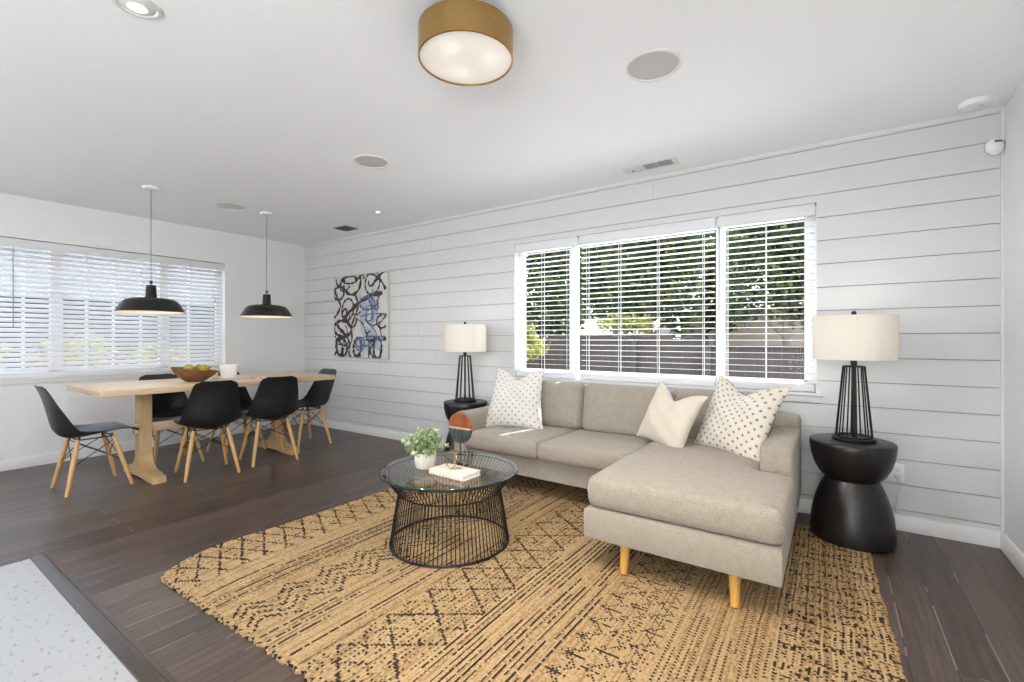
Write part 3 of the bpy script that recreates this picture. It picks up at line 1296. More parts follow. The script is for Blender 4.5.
lo3 = [Vector((0.034 * cos(k * 2 * pi / 3 + 0.3), 0.034 * sin(k * 2 * pi / 3 + 0.3), 0.003)) for k in range(3)]
hi3 = [Vector((0.034 * cos(k * 2 * pi / 3 + 0.3 + pi / 3), 0.034 * sin(k * 2 * pi / 3 + 0.3 + pi / 3), 0.096)) for k in range(3)]
for k in range(6):
    tube(bm, [hx[k], hx[(k + 1) % 6]], 0.0018, 6)
for k in range(3):
    tube(bm, [lo3[k], lo3[(k + 1) % 3]], 0.0018, 6)
    tube(bm, [hi3[k], hi3[(k + 1) % 3]], 0.0018, 6)
    tube(bm, [lo3[k], hx[2 * k]], 0.0018, 6)
    tube(bm, [hi3[k], hx[2 * k + 1]], 0.0018, 6)
o = obj('wire_polyhedron', bm, M_gold)
o.location = (-1.690, 1.912, TZ + BT_ + 0.0005)
tag(o, 'open geometric brass wire ornament standing on the blush book', 'ornament')

# agate style disc sculpture
M_rust = mat('rust_red_stone', srgb(160, 84, 44), 0.3, col2=srgb(112, 54, 30), scale=16)
M_dark = mat('mottled_dark_stone', srgb(74, 80, 78), 0.22, col2=srgb(36, 40, 40), scale=40, stretch=(2, 2, 0.5))
M_band = mat('tan_seam', srgb(196, 158, 104), 0.4)
M_acry = glass_mat('clear_acrylic', (0.95, 0.96, 0.96, 1), 1.35)
sp = thing('disc_sculpture', 'upright stone disc, rust above and dark below, on a slim rod and clear block', 'sculpture', (-1.845, 2.13, TZ), radians(-3))
for nm, m, a0, a1 in (('upper_disc', M_rust, 0.0, pi), ('lower_disc', M_dark, pi, 2 * pi)):
    bm = BM()
    r = 0.089
    dz = 0.006 if nm == 'upper_disc' else -0.002
    pl = [(r * cos(a0 + (a1 - a0) * k / 28), r * sin(a0 + (a1 - a0) * k / 28) + 0.197 + dz) for k in range(29)]
    prism(bm, pl, -0.009, 0.009, 'y', bevel=0.003)
    obj(nm, bm, m, sp)
bm = BM()
box(bm, -0.087, 0.087, -0.0085, 0.0085, 0.1945, 0.2035)
obj('seam_band', bm, M_band, sp)
bm = BM()
tube(bm, [(0, 0, 0.0445), (0, 0, 0.112)], 0.0045, 10)
obj('rod', bm, M_black, sp)
bm = BM()
box(bm, -0.06, 0.06, -0.035, 0.035, 0, 0.045, 0.003)
obj('clear_block', bm, M_acry, sp)

# ------------------------------------------------------------------ hourglass side tables and lamps


def side_table(label, loc):
    t = thing('drum_side_table', label, 'side table', loc, 0, 'hourglass side tables')
    bm = BM()
    up = [(0.118, 0.338), (0.132, 0.345), (0.160, 0.375), (0.183, 0.42), (0.198, 0.475), (0.205, 0.52), (0.206, 0.548), (0.203, 0.556), (0.197, 0.560), (0.0, 0.560)]
    lathe(bm, [(0, 0.338)] + up, 72)
    obj('top', bm, M_stool, t)
    bm = BM()
    lo = [(0, 0), (0.196, 0.0), (0.203, 0.006), (0.205, 0.03), (0.202, 0.08), (0.193, 0.15), (0.177, 0.22), (0.155, 0.285), (0.136, 0.325), (0.126, 0.343), (0, 0.343)]
    lathe(bm, lo, 72)
    obj('pedestal', bm, M_stool, t)
    return t


st = side_table('black hourglass side table beside the chaise, half on the rug', (0.092, 3.325, RZ + 0.001))
dup(st, (-2.845, 3.36, RZ + 0.001), 0.4, 'black hourglass side table beside the sofa armrest away from the chaise')


def shade_material():
    m, nt, b = new_mat('white_linen_shade')
    b.inputs['Base Color'].default_value = srgb(236, 233, 226)
    b.inputs['Roughness'].default_value = 0.9
    out = nt.nodes['Material Output']
    tl = nt.nodes.new('ShaderNodeBsdfTranslucent')
    tl.inputs[0].default_value = srgb(240, 234, 224)
    mx = nt.nodes.new('ShaderNodeMixShader')
    mx.inputs[0].default_value = 0.35
    nt.links.new(b.outputs[0], mx.inputs[1])
    nt.links.new(tl.outputs[0], mx.inputs[2])
    nt.links.new(mx.outputs[0], out.inputs[0])
    return m


M_shade = shade_material()
M_bulb = emit_mat('warm_bulb', (1.0, 0.82, 0.6, 1), 6.0)


def table_lamp(label, loc):
    t = thing('table_lamp', label, 'lamp', loc, 0, 'table lamps')
    bm = BM()
    lathe(bm, [(0, 0), (0.104, 0), (0.106, 0.003), (0.106, 0.014), (0.103, 0.017), (0, 0.017)], 48)
    obj('base', bm, M_black, t)
    bm = BM()
    n = 12
    zt0, zt1 = 0.022, 0.425
    for k in range(n):
        a = 2 * pi * k / n + 0.12
        tube(bm, [(0.088 * cos(a), 0.088 * sin(a), zt0), (0.052 * cos(a), 0.052 * sin(a), zt1)], 0.0042, 6)
    tube(bm, ring_pts(0.088, zt0, 40), 0.0045, 6, True)
    tube(bm, ring_pts(0.052, zt1, 32), 0.0045, 6, True)
    for k in range(3):
        a = 2 * pi * k / 3
        tube(bm, [(0, 0, zt1), (0.052 * cos(a), 0.052 * sin(a), zt1)], 0.0035, 6)
    obj('cage', bm, M_black, t)
    bm = BM()
    tube(bm, [(0, 0, 0.016), (0, 0, 0.50)], 0.009, 12)
    lathe(bm, [(0, 0.43), (0.016, 0.43), (0.016, 0.47), (0.012, 0.475), (0, 0.475)], 20)
    obj('pole', bm, M_black, t)
    z0, z1, r = 0.466, 0.716, 0.200
    bm = BM()
    lathe(bm, [(r, z0), (r, z1)], 72)
    lathe(bm, [(r - 0.0025, z0), (r - 0.0025, z1)], 72)
    sh = obj('lamp_shade', bm, M_shade, t, recalc=False)
    bm = BM()
    for k in range(3):
        a = 2 * pi * k / 3
        tube(bm, [(0, 0, z1 - 0.012), ((r - 0.003) * cos(a), (r - 0.003) * sin(a), z1 - 0.004)], 0.002, 5)
    tube(bm, [(0, 0, 0.50), (0.035, 0, 0.55), (0.04, 0, 0.64), (0, 0, z1 - 0.012), (-0.04, 0, 0.64), (-0.035, 0, 0.55), (0, 0, 0.50)], 0.002, 5)
    obj('harp', bm, M_black, t)
    bm = BM()
    lathe(bm, [(0, z1 - 0.012), (0.006, z1 - 0.012), (0.005, z1 + 0.004), (0.012, z1 + 0.012), (0.013, z1 + 0.02), (0.008, z1 + 0.028), (0, z1 + 0.03)], 20)
    obj('finial', bm, M_black, t)
    bm = BM()
    ellipsoid(bm, (0, 0, 0.56), (0.028, 0.028, 0.038))
    obj('bulb', bm, M_bulb, t)
    return t


lz = RZ + 0.001 + 0.561
table_lamp('black cage table lamp with white drum shade on the side table beside the chaise', (0.103, 3.335, lz))
lamp2 = dup([o for o in bpy.data.objects if o.name.startswith('table_lamp')][0], (-2.835, 3.34, lz), 0.0, 'black cage table lamp with white drum shade near the abstract painting')
add_light('lamp_glow', 'POINT', (0.103, 3.335, lz + 0.60), (0, 0, 0), 2.2, (1.0, 0.93, 0.85), 0.05)
add_light('lamp_glow', 'POINT', (-2.835, 3.34, 0.561 + 0.60), (0, 0, 0), 2.0, (1.0, 0.93, 0.85), 0.05)

# ------------------------------------------------------------------ dining table
TXC, TZT = -4.78, 0.777
dt = thing('dining_table', 'long pale oak trestle dining table by the wide window', 'dining table', (TXC, 2.07, 0))
bm = BM()
box(bm, -0.455, 0.43, -0.985, 0.935, TZT - 0.047, TZT, 0.004)
obj('tabletop', bm, M_oak, dt)


def trestle_profile():
    pl = []
    hw, fw = 0.042, 0.34
    zt_, zc = TZT - 0.0475, 0.20
    right = [(hw, zt_), (hw, zc)]
    for k in range(1, 9):
        a = k / 8 * pi / 2
        right.append((hw + 0.135 * (1 - cos(a)), zc - (zc - 0.074) * sin(a)))
    right += [(fw, 0.052), (fw, 0.0), (0.20, 0.0), (0.14, 0.012), (0.0, 0.016)]
    left = [(-x, z) for x, z in right[::-1]][1:]
    return right + left


for s in (-1, 1):
    bm = BM()
    y = s * 0.572 - 0.03
    prism(bm, trestle_profile(), y - 0.047, y + 0.047, 'y', bevel=0.004)
    tr = obj('trestle', bm, M_oak_v, dt)
bm = BM()
box(bm, -0.022, 0.022, -0.672, 0.612, 0.372, 0.448, 0.003)
obj('stretcher', bm, M_oak, dt)

# ------------------------------------------------------------------ shell chairs


def chair(label, loc, rotz):
    t = thing('shell_chair', label, 'chair', loc, rotz, 'black shell dining chairs')
    prof = [(0.250, 0.410), (0.236, 0.428), (0.20, 0.440), (0.13, 0.438), (0.05, 0.426), (-0.03, 0.412), (-0.10, 0.402), (-0.155, 0.405), (-0.200, 0.430), (-0.229, 0.475),
            (-0.244, 0.53), (-0.255, 0.59), (-0.267, 0.65), (-0.279, 0.71), (-0.293, 0.76), (-0.305, 0.792), (-0.316, 0.811)]
    # arc-length resample
    P = [Vector((0, y, z)) for y, z in prof]
    L = [0]
    for a, b in zip(P[:-1], P[1:]):
        L.append(L[-1] + (b - a).length)
    tot = L[-1]
    nv, nu = 40, 22

    def at(s):
        for k in range(len(P) - 1):
            if s <= L[k + 1] + 1e-9:
                f = (s - L[k]) / (L[k + 1] - L[k])
                return P[k].lerp(P[k + 1], f), k
        return P[-1], len(P) - 2

    def lin_tab(tab, x):
        x = min(1.0, max(0.0, x))
        for (x0, y0), (x1, y1) in zip(tab[:-1], tab[1:]):
            if x <= x1:
                return y0 + (y1 - y0) * (x - x0) / (x1 - x0)
        return tab[-1][1]

    def lerp_tab(tab, x):
        return sum(lin_tab(tab, x + o * 0.022) for o in range(-4, 5)) / 9.0
    W_ = [(0, 0.205), (0.18, 0.222), (0.42, 0.232), (0.58, 0.225), (0.75, 0.200), (0.9, 0.170), (1.0, 0.148)]
    C_ = [(0, 0.0), (0.1, 0.012), (0.3, 0.035), (0.5, 0.085), (0.62, 0.085), (0.8, 0.034), (0.92, 0.010), (1.0, 0.004)]
    bm = BM()
    rows = []
    for j in range(nv + 1):
        s = tot * j / nv
        c, k = at(s)
        c0, _ = at(max(0, s - 0.02))
        c1, _ = at(min(tot, s + 0.02))
        tg = (c1 - c0).normalized()
        nrm = Vector((0, tg.z, -tg.y))  # towards the sitter
        x = j / nv
        hw = lerp_tab(W_, x)
        for (dist, rc) in ((s, 0.07), (tot - s, 0.05)):
            if dist < rc:
                hw = hw - rc + sqrt(max(0, rc * rc - (rc - dist) ** 2))
        cu = lerp_tab(C_, x)
        row = []
        for i in range(nu + 1):
            u = -1 + 2 * i / nu
            row.append(bm.verts.new(c + Vector((u * hw, 0, 0)) + nrm * cu * abs(u) ** 2.3))
        rows.append(row)
    for j in range(nv):
        for i in range(nu):
            bm.faces.new((rows[j][i], rows[j][i + 1], rows[j + 1][i + 1], rows[j + 1][i]))
    bmesh.ops.recalc_face_normals(bm, faces=bm.faces[:])
    r = bmesh.ops.solidify(bm, geom=bm.faces[:], thickness=0.006)
    obj('shell', bm, M_plastic, t, angle=60)
    tops = {}
    feet = {}
    for sx in (-1, 1):
        for sy in (-1, 1):
            tops[(sx, sy)] = Vector((sx * 0.125, sy * 0.105 - 0.01, 0.395))
            feet[(sx, sy)] = Vector((sx * 0.195, sy * 0.194, 0.0))
            a, b = tops[(sx, sy)], feet[(sx, sy)]
            bm = BM()
            tube(bm, [a, a.lerp(b, 0.3), a.lerp(b, 0.6), b.lerp(a, 0.01), b], [0.0135, 0.0175, 0.016, 0.012, 0.011], 14)
            obj('leg', bm, M_dowel, t)
    bm = BM()
    keys = [(-1, -1), (1, -1), (1, 1), (-1, 1)]
    for k in range(4):
        p, q_ = keys[k], keys[(k + 1) % 4]
        for (m_, n_) in ((p, q_), (q_, p)):
            a = tops[m_].lerp(feet[m_], 0.48)
            b = tops[n_].lerp(feet[n_], 0.06)
            tube(bm, [a, b], 0.0034, 6)
    obj('wire_brace', bm, M_black, t)
    bm = BM()
    for k in keys:
        p = tops[k]
        tube(bm, [p + Vector((0, 0, -0.03)), p + Vector((-k[0] * 0.012, -k[1] * 0.01, 0.022))], 0.009, 8)
    tube(bm, [tops[(-1, -1)], tops[(1, -1)]], 0.005, 6)
    tube(bm, [tops[(-1, 1)], tops[(1, 1)]], 0.005, 6)
    tube(bm, [tops[(-1, -1)], tops[(-1, 1)]], 0.005, 6)
    tube(bm, [tops[(1, -1)], tops[(1, 1)]], 0.005, 6)
    obj('seat_mount', bm, M_black, t)
    return t


ch = chair('black shell chair with wood dowel legs at the table end farthest from the shiplap wall', (-4.80, 1.145, 0), 0)
dup(ch, (-4.46, 1.822, 0), radians(80), 'black shell chair seen from behind, in front of the fruit bowl')
dup(ch, (-4.46, 2.355, 0), radians(80), 'black shell chair seen from behind, on the room side nearest the shiplap wall')
dup(ch, (-4.775, 2.915, 0), pi, 'black shell chair at the table end next to the shiplap wall')
dup(ch, (-5.10, 1.775, 0), -pi / 2, 'black shell chair across the table, its back against the window, behind the trestle')
dup(ch, (-5.10, 2.36, 0), -pi / 2, 'black shell chair across the table, mostly hidden between the two backs')

# things on the dining table
M_bowl = mat('turned_walnut', srgb(126, 84, 56), 0.45, col2=srgb(92, 58, 38), scale=10, stretch=(1, 6, 6))
M_fruit = mat('green_yellow_skin', srgb(168, 152, 44), 0.45, col2=srgb(122, 124, 34), scale=14)
M_white = mat('white_glazed_ceramic', srgb(232, 231, 228), 0.28)
M_paper = mat('magazine_cover', srgb(222, 220, 214), 0.45, col2=srgb(120, 110, 102), scale=18)
bw = thing('fruit_bowl', 'wide uneven brown wooden bowl holding green-yellow fruit on the dining table', 'bowl', (-4.70, 1.82, TZT + 0.0005), radians(60))
bm = BM()
prof_o = [(0, 0.0), (0.06, 0.0), (0.095, 0.018), (0.130, 0.05), (0.155, 0.085), (0.164, 0.112)]
prof_i = [(0.157, 0.112), (0.147, 0.086), (0.122, 0.054), (0.085, 0.026), (0.045, 0.014), (0, 0.013)]
lathe(bm, prof_o + prof_i, 56)
for v in bm.verts:
    h = v.co.z / 0.112
    v.co.z *= 1 + 0.22 * (v.co.x / 0.19) * h * (1 if v.co.x < 0 else 1) * -1
    v.co.y *= 0.78
    v.co.x *= 1 + 0.10 * h
obj('body', bm, M_bowl, bw)
for k, (x, y, z, a, s) in enumerate(((-4.735, 1.785, 0.118, 0.3, 1.0), (-4.665, 1.880, 0.116, 1.4, 0.95), (-4.742, 1.868, 0.118, 2.2, 0.9), (-4.655, 1.775, 0.085, 0.9, 0.85))):
    bm = BM()
    lathe(bm, [(0, -0.04), (0.02, -0.037), (0.034, -0.022), (0.038, -0.002), (0.033, 0.018), (0.022, 0.034), (0.014, 0.046), (0.006, 0.053), (0, 0.054)], 20)
    bmesh.ops.transform(bm, matrix=Matrix.Rotation(radians(78), 4, 'Y'), verts=bm.verts[:])
    bmesh.ops.transform(bm, matrix=Matrix.Scale(s, 4), verts=bm.verts[:])
    fr = obj('fruit', bm, M_fruit)
    fr.location = (x, y, TZT + z)
    fr.rotation_euler = (0, 0, a)
    tag(fr, ['topmost green-yellow fruit in the wooden bowl', 'green-yellow fruit on the vase side of the wooden bowl', 'green-yellow fruit at the window side of the wooden bowl', 'low green-yellow fruit half hidden by the wooden bowl rim'][k], 'fruit', 'fruit in the wooden bowl')
vs = BM()
lathe(vs, [(0, 0), (0.058, 0), (0.063, 0.004), (0.073, 0.06), (0.079, 0.130), (0.076, 0.132), (0.073, 0.128), (0.068, 0.06), (0.056, 0.008), (0, 0.007)], 40)
o = obj('vase', vs, M_white)
o.location = (-4.82, 2.155, TZT + 0.0005)
tag(o, 'plain white ceramic pot on the dining table beyond the wooden bowl', 'pot')
cp = BM()
lathe(cp, [(0, 0), (0.030, 0), (0.034, 0.004), (0.040, 0.10), (0.037, 0.10), (0.031, 0.008), (0, 0.007)], 28)
o = obj('tumbler', cp, M_pot)
o.location = (-4.88, 2.05, TZT + 0.0005)
tag(o, 'pale ribbed tumbler between the wooden bowl and white pot', 'cup')
mg = BM()
box(mg, -0.15, 0.15, -0.11, 0.11, 0, 0.009, 0.002)
o = obj('magazine', mg, M_paper)
o.location = (-4.60, 2.28, TZT + 0.0005)
o.rotation_euler = (0, 0, radians(80))
tag(o, 'flat white and grey magazine lying near the edge of the dining table', 'magazine')

# ------------------------------------------------------------------ pendants
M_pwhite = mat('pendant_white_enamel', srgb(236, 222, 204), 0.5)
M_pshade = mat('black_enamel', srgb(24, 23, 22), 0.35)


def pendant(label, loc):
    t = thing('pendant_lamp', label, 'pendant lamp', loc, 0, 'black barn pendants')
    zr = -1.052  # rim below ceiling
    bm = BM()
    lathe(bm, [(0, 0), (0.062, 0), (0.062, -0.008), (0.055, -0.018), (0.012, -0.024), (0, -0.024)], 36)
    obj('canopy', bm, M_white, t)
    bm = BM()
    tube(bm, [(0, 0, -0.022), (0, 0, zr + 0.258)], 0.0032, 8)
    obj('cord', bm, M_cordgrey, t)
    bm = BM()
    lathe(bm, [(0, zr + 0.264), (0.010, zr + 0.262), (0.012, zr + 0.25), (0.007, zr + 0.243), (0.007, zr + 0.235)], 16)
    for s in (-1, 1):
        tube(bm, [(0.0, 0, zr + 0.245), (s * 0.020, 0, zr + 0.241), (s * 0.025, 0, zr + 0.218)], 0.0028, 6)
    lathe(bm, [(0, zr + 0.224), (0.033, zr + 0.224), (0.035, zr + 0.217), (0.040, zr + 0.125), (0.043, zr + 0.117), (0.0, zr + 0.117)], 28)
    obj('socket_cap', bm, M_black, t)
    bm = BM()
    out_ = [(0.040, zr + 0.124), (0.055, zr + 0.120), (0.10, zr + 0.116), (0.14, zr + 0.110), (0.170, zr + 0.101), (0.190, zr + 0.084), (0.208, zr + 0.058), (0.224, zr + 0.028), (0.238, zr), (0.243, zr - 0.002)]
    lathe(bm, out_, 72)
    lathe(bm, [(max(0.02, r_ - 0.003), z_ - 0.003) for r_, z_ in out_], 72, mi=1)
    obj('shade', bm, [M_pshade, M_pwhite], t)
    bm = BM()
    ellipsoid(bm, (0, 0, zr + 0.065), (0.032, 0.032, 0.04))
    obj('bulb', bm, M_bulb, t)
    return t


M_cordgrey = mat('grey_cord', srgb(120, 118, 115), 0.6)
pd = pendant('black barn pendant lamp hanging in front of the dining window', (-4.745, 1.508, ZC))
dup(pd, (-4.745, 2.485, ZC), 0.0, 'black barn pendant lamp hanging against the plain wall nearer the shiplap')
for y in (1.508, 2.485):
    add_light('pendant_glow', 'POINT', (-4.74, y, ZC - 1.052 - 0.01), (0, 0, 0), 2.0, (1.0, 0.80, 0.58), 0.04)

# ------------------------------------------------------------------ ceiling fixtures
fm = thing('flush_ceiling_light', 'round brushed brass drum ceiling light with a frosted lit diffuser', 'ceiling light', (-1.232, 1.458, ZC))
bm = BM()
lathe(bm, [(0, -0.028), (0.190, -0.028), (0.192, -0.030), (0.192, -0.146), (0.187, -0.148), (0.187, -0.138), (0.186, -0.034), (0, -0.034)], 96)
obj('drum', bm, M_brass, fm)
bm = BM()
lathe(bm, [(0, 0), (0.15, 0), (0.15, -0.028), (0, -0.028)], 64)
obj('mounting_plate', bm, M_brass, fm)


def diffuser_mat():
    m, nt, b = new_mat('frosted_diffuser')
    N, L = nt.nodes, nt.links
    tc = N.new('ShaderNodeTexCoord')
    acc = None
    for k in range(3):
        a = 2 * pi * k / 3 + 0.5
        sb = N.new('ShaderNodeVectorMath')
        sb.operation = 'DISTANCE'
        sb.inputs[1].default_value = (0.095 * cos(a), 0.095 * sin(a), -0.138)
        L.new(tc.outputs['Object'], sb.inputs[0])
        mr = N.new('ShaderNodeMapRange')
        mr.interpolation_type = 'SMOOTHSTEP'
        mr.inputs[1].default_value = 0.0
        mr.inputs[2].default_value = 0.085
        mr.inputs[3].default_value = 0.2
        mr.inputs[4].default_value = 0.0
        L.new(sb.outputs['Value'], mr.inputs[0])
        if acc is None:
            acc = mr
        else:
            ad = N.new('ShaderNodeMath')
            ad.operation = 'ADD'
            L.new(acc.outputs[0], ad.inputs[0])
            L.new(mr.outputs[0], ad.inputs[1])
            acc = ad
    ad = N.new('ShaderNodeMath')
    ad.operation = 'ADD'
    ad.inputs[1].default_value = 0.26
    L.new(acc.outputs[0], ad.inputs[0])
    L.new(ad.outputs[0], b.inputs['Emission Strength'])
    b.inputs['Emission Color'].default_value = (1.0, 0.92, 0.82, 1)
    b.inputs['Base Color'].default_value = srgb(235, 230, 222)
    b.inputs['Roughness'].default_value = 0.45
    return m


bm = BM()
lathe(bm, [(0, -0.139), (0.1865, -0.139), (0.1865, -0.134), (0, -0.134)], 72)
obj('diffuser', bm, diffuser_mat(), fm)
add_light('flush_glow', 'AREA', (-1.232, 1.458, ZC - 0.152), (0, 0, 0), 34, (1.0, 0.97, 0.93), 0.34)

M_grille = mat('grey_speaker_mesh', srgb(196, 196, 192), 0.7, bump=0.3, bscale=700)
M_grille2 = mat('white_speaker_mesh', srgb(214, 214, 212), 0.7, bump=0.3, bscale=700)
for (x, y, r, mm, lb) in ((-0.692, 2.171, 0.130, M_grille, 'round grey ceiling speaker grille nearest the brass ceiling light'),
                          (-2.741, 2.19, 0.127, M_grille, 'round grey ceiling speaker grille between the coffee table and the dining area'),
                          (-4.775, 2.159, 0.138, M_grille2, 'round white ceiling speaker grille between the two black pendants')):
    t = thing('ceiling_speaker', lb, 'ceiling speaker', (x, y, ZC), 0, 'ceiling speakers')
    bm = BM()
    lathe(bm, [(r, 0), (r, -0.004), (r - 0.004, -0.007), (r - 0.013, -0.007), (r - 0.016, -0.003), (r - 0.016, 0)], 64)
    obj('rim', bm, M_trim, t)
    bm = BM()
    lathe(bm, [(r - 0.0165, -0.001), (r - 0.0165, -0.003), (r - 0.03, -0.0048), (0, -0.0055)], 64)
    obj('grille', bm, mm, t)

M_can = mat('white_reflector', srgb(225, 225, 224), 0.3)
M_canlit = emit_mat('recessed_bulb', (1.0, 0.96, 0.9, 1), 1.6)
for (x, y, r, lb) in ((-2.197, 0.654, 0.080, 'large white recessed downlight at the edge of the ceiling in front'), (-3.747, 3.075, 0.062, 'small white recessed downlight near the painting wall')):
    t = thing('recessed_downlight', lb, 'downlight', (x, y, ZC), 0, 'recessed downlights')
    bm = BM()
    lathe(bm, [(r, 0), (r, -0.004), (r * 0.93, -0.007), (r * 0.80, -0.006), (r * 0.74, -0.001), (r * 0.74, 0)], 48)
    obj('trim_ring', bm, M_trim, t)
    bm = BM()
    lathe(bm, [(r * 0.74, -0.001), (r * 0.70, -0.001), (r * 0.45, -0.012), (r * 0.40, -0.012)], 36)
    obj('eyeball', bm, M_can, t)
    bm = BM()
    lathe(bm, [(r * 0.41, -0.011), (r * 0.3, -0.016), (0, -0.018)], 28)
    obj('bulb', bm, M_canlit, t)
    add_light('spot_glow', 'SPOT', (x, y, ZC - 0.03), (0, 0, 0), 14, (1.0, 0.9, 0.76), 0.04, spot=radians(110))

M_dkvent = mat('vent_dark', srgb(120, 120, 118), 0.7)
M_dkvent2 = mat('vent_darker', srgb(70, 70, 68), 0.7)
t = thing('ceiling_vent', 'white rectangular air register with two grey louvre panels above the sofa window', 'air vent', (-1.112, 3.40, ZC), 0)
bm = BM()
box(bm, -0.20, 0.20, -0.075, 0.075, -0.007, 0, 0.003)
obj('face_plate', bm, M_trim, t)
for (a, b) in ((-0.035, 0.055), (0.065, 0.165)):
    bm = BM()
    box(bm, a, b, -0.045, 0.045, -0.0085, -0.0068)
    obj('louvre_panel', bm, M_dkvent, t)
    bm = BM()
    for k in range(7):
        x = a + (b - a) * (k + 0.5) / 7
        box(bm, x - 0.0022, x + 0.0022, -0.044, 0.044, -0.0105, -0.0084)
    obj('louvre_blades', bm, M_grille, t)
bm = BM()
tube(bm, [(-0.13, 0.02, -0.006), (-0.13, 0.02, -0.016)], 0.006, 10)
obj('damper_lever', bm, M_dkvent, t)
t = thing('ceiling_vent', 'small dark grey square ceiling vent in the far corner above the painting', 'air vent', (-4.634, 3.34, ZC), 0)
bm = BM()
box(bm, -0.11, 0.11, -0.09, 0.09, -0.006, 0, 0.002)
obj('face_plate', bm, M_dkvent, t)
bm = BM()
for k in range(8):
    y = -0.07 + 0.14 * k / 7
    box(bm, -0.095, 0.095, y - 0.004, y + 0.004, -0.009, -0.0058)
obj('louvre_blades', bm, M_dkvent2, t)

t = thing('smoke_detector', 'round white smoke detector on the ceiling by the right-hand corner', 'smoke detector', (0.637, 3.49, ZC))
bm = BM()
lathe(bm, [(0.068, 0), (0.068, -0.010), (0.062, -0.026), (0.048, -0.032), (0, -0.033)], 40)
obj('housing', bm, M_vinyl, t)
bm = BM()
tube(bm, [(0.02, -0.02, -0.031), (0.02, -0.02, -0.035)], 0.008, 12)
obj('test_button', bm, M_grille, t)
t = thing('motion_sensor', 'small rounded white motion sensor high in the corner of the shiplap wall', 'sensor', (0.738, 3.625, 2.222), radians(20))
bm = BM()
ellipsoid(bm, (0, 0, 0), (0.042, 0.032, 0.048))
obj('housing', bm, M_vinyl, t)
bm = BM()
box(bm, -0.016, 0.016, -0.0335, -0.02, 0.012, 0.024, 0.002)
obj('lens', bm, M_dkvent, t)

# wall outlet with plug and cord
t = thing('wall_outlet', 'white double wall outlet low on the shiplap beside the hourglass table', 'outlet', (0.322, YB, 0.345))
bm = BM()
box(bm, -0.038, 0.038, -0.006, 0, -0.058, 0.058, 0.002)
obj('cover_plate', bm, M_vinyl, t)
bm = BM()
for zc in (-0.021, 0.021):
    box(bm, -0.017, 0.017, -0.0075, -0.0058, zc - 0.014, zc + 0.014, 0.0006)
obj('sockets', bm, M_can, t)
bm = BM()
box(bm, -0.012, 0.012, 0.0, 0.026, -0.012, 0.012, 0.003)
pts = [(0, 0.005, -0.012), (0.0, -0.004, -0.10), (-0.012, -0.012, -0.20), (-0.03, -0.02, -0.28), (-0.08, -0.03, -0.316)]
tube(bm, pts, 0.003, 6)
o = obj('power_cord', bm, M_cord)
o.location = (0.330, YB - 0.0345, 0.324)
tag(o, 'white plug and lamp cord dropping from the wall outlet', 'cord')

# ------------------------------------------------------------------ painting
M_canvas = mat('white_canvas', srgb(208, 206, 202), 0.7, bump=0.05, bscale=300, var=0.05, scale=5)
M_ink = mat('charcoal_paint', srgb(58, 54, 52), 0.6)
M_ink2 = mat('black_paint', srgb(30, 28, 28), 0.6)
M_blue = mat('slate_blue_paint', srgb(96, 108, 140), 0.6)
M_wash = mat('pale_blue_wash', srgb(176, 182, 196), 0.7)
pt = thing('abstract_painting', 'square abstract canvas of looping charcoal strokes and blue marks on the shiplap wall', 'painting', (-4.757, YB - 0.004, 1.435))
AW, AH, AD = 0.505, 0.508, 0.036
bm = BM()
box(bm, -AW, AW, -AD, 0, -AH, AH, 0.003)
cv = obj('canvas', bm, M_canvas, pt)


def uvp(x, y):
    u = (x - 97) / 333.0
    v = (y - 102) / 508.0
    return Vector((-AW + 2 * AW * u, 0, AH - 2 * AH * v))


def stroke(bm, pts, w, mi, lay, closed=False):
    P = [uvp(*p) for p in pts]
    # catmull-rom
    Q = []
    n = len(P)
    rngk = range(n if closed else n - 1)
    for k in rngk:
        if closed:
            p0, p1, p2, p3 = P[k - 1], P[k], P[(k + 1) % n], P[(k + 2) % n]
        else:
            p0, p1, p2, p3 = P[max(k - 1, 0)], P[k], P[k + 1], P[min(k + 2, n - 1)]
        for s in range(8):
            t = s / 8
            Q.append(0.5 * ((2 * p1) + (p2 - p0) * t + (2 * p0 - 5 * p1 + 4 * p2 - p3) * t * t + (3 * p1 - p0 - 3 * p2 + p3) * t ** 3))
    if not closed:
        Q.append(P[-1])
    y = -AD - 0.0006 - 0.00025 * lay
    m = len(Q)
    vs = []
    for k in range(m):
        d = (Q[(k + 1) % m] - Q[k - 1]) if closed else (Q[min(k + 1, m - 1)] - Q[max(k - 1, 0)])
        d.normalize()
        nn = Vector((-d.z, 0, d.x))
        ww = w * (0.8 + 0.3 * sin(k * 0.7 + lay))
        pr = []
        for sg in (1, -1):
            c = Q[k] + nn * ww * sg
            c.x = max(-AW + 0.004, min(AW - 0.004, c.x))
            c.z = max(-AH + 0.004, min(AH - 0.004, c.z))
            pr.append(bm.verts.new((c.x, y, c.z)))
        vs.append(pr)
    for k in range(m if closed else m - 1):
        a, b = vs[k], vs[(k + 1) % m]
        f = bm.faces.new((a[0], a[1], b[1], b[0]))
        f.material_index = mi


def ell(cx_, cy_, rx, ry, rot=0.0, n=12):
    return [(cx_ + rx * cos(2 * pi * k / n) * cos(rot) - ry * sin(2 * pi * k / n) * sin(rot), cy_ + rx * cos(2 * pi * k / n) * sin(rot) + ry * sin(2 * pi * k / n) * cos(rot)) for k in range(n)]


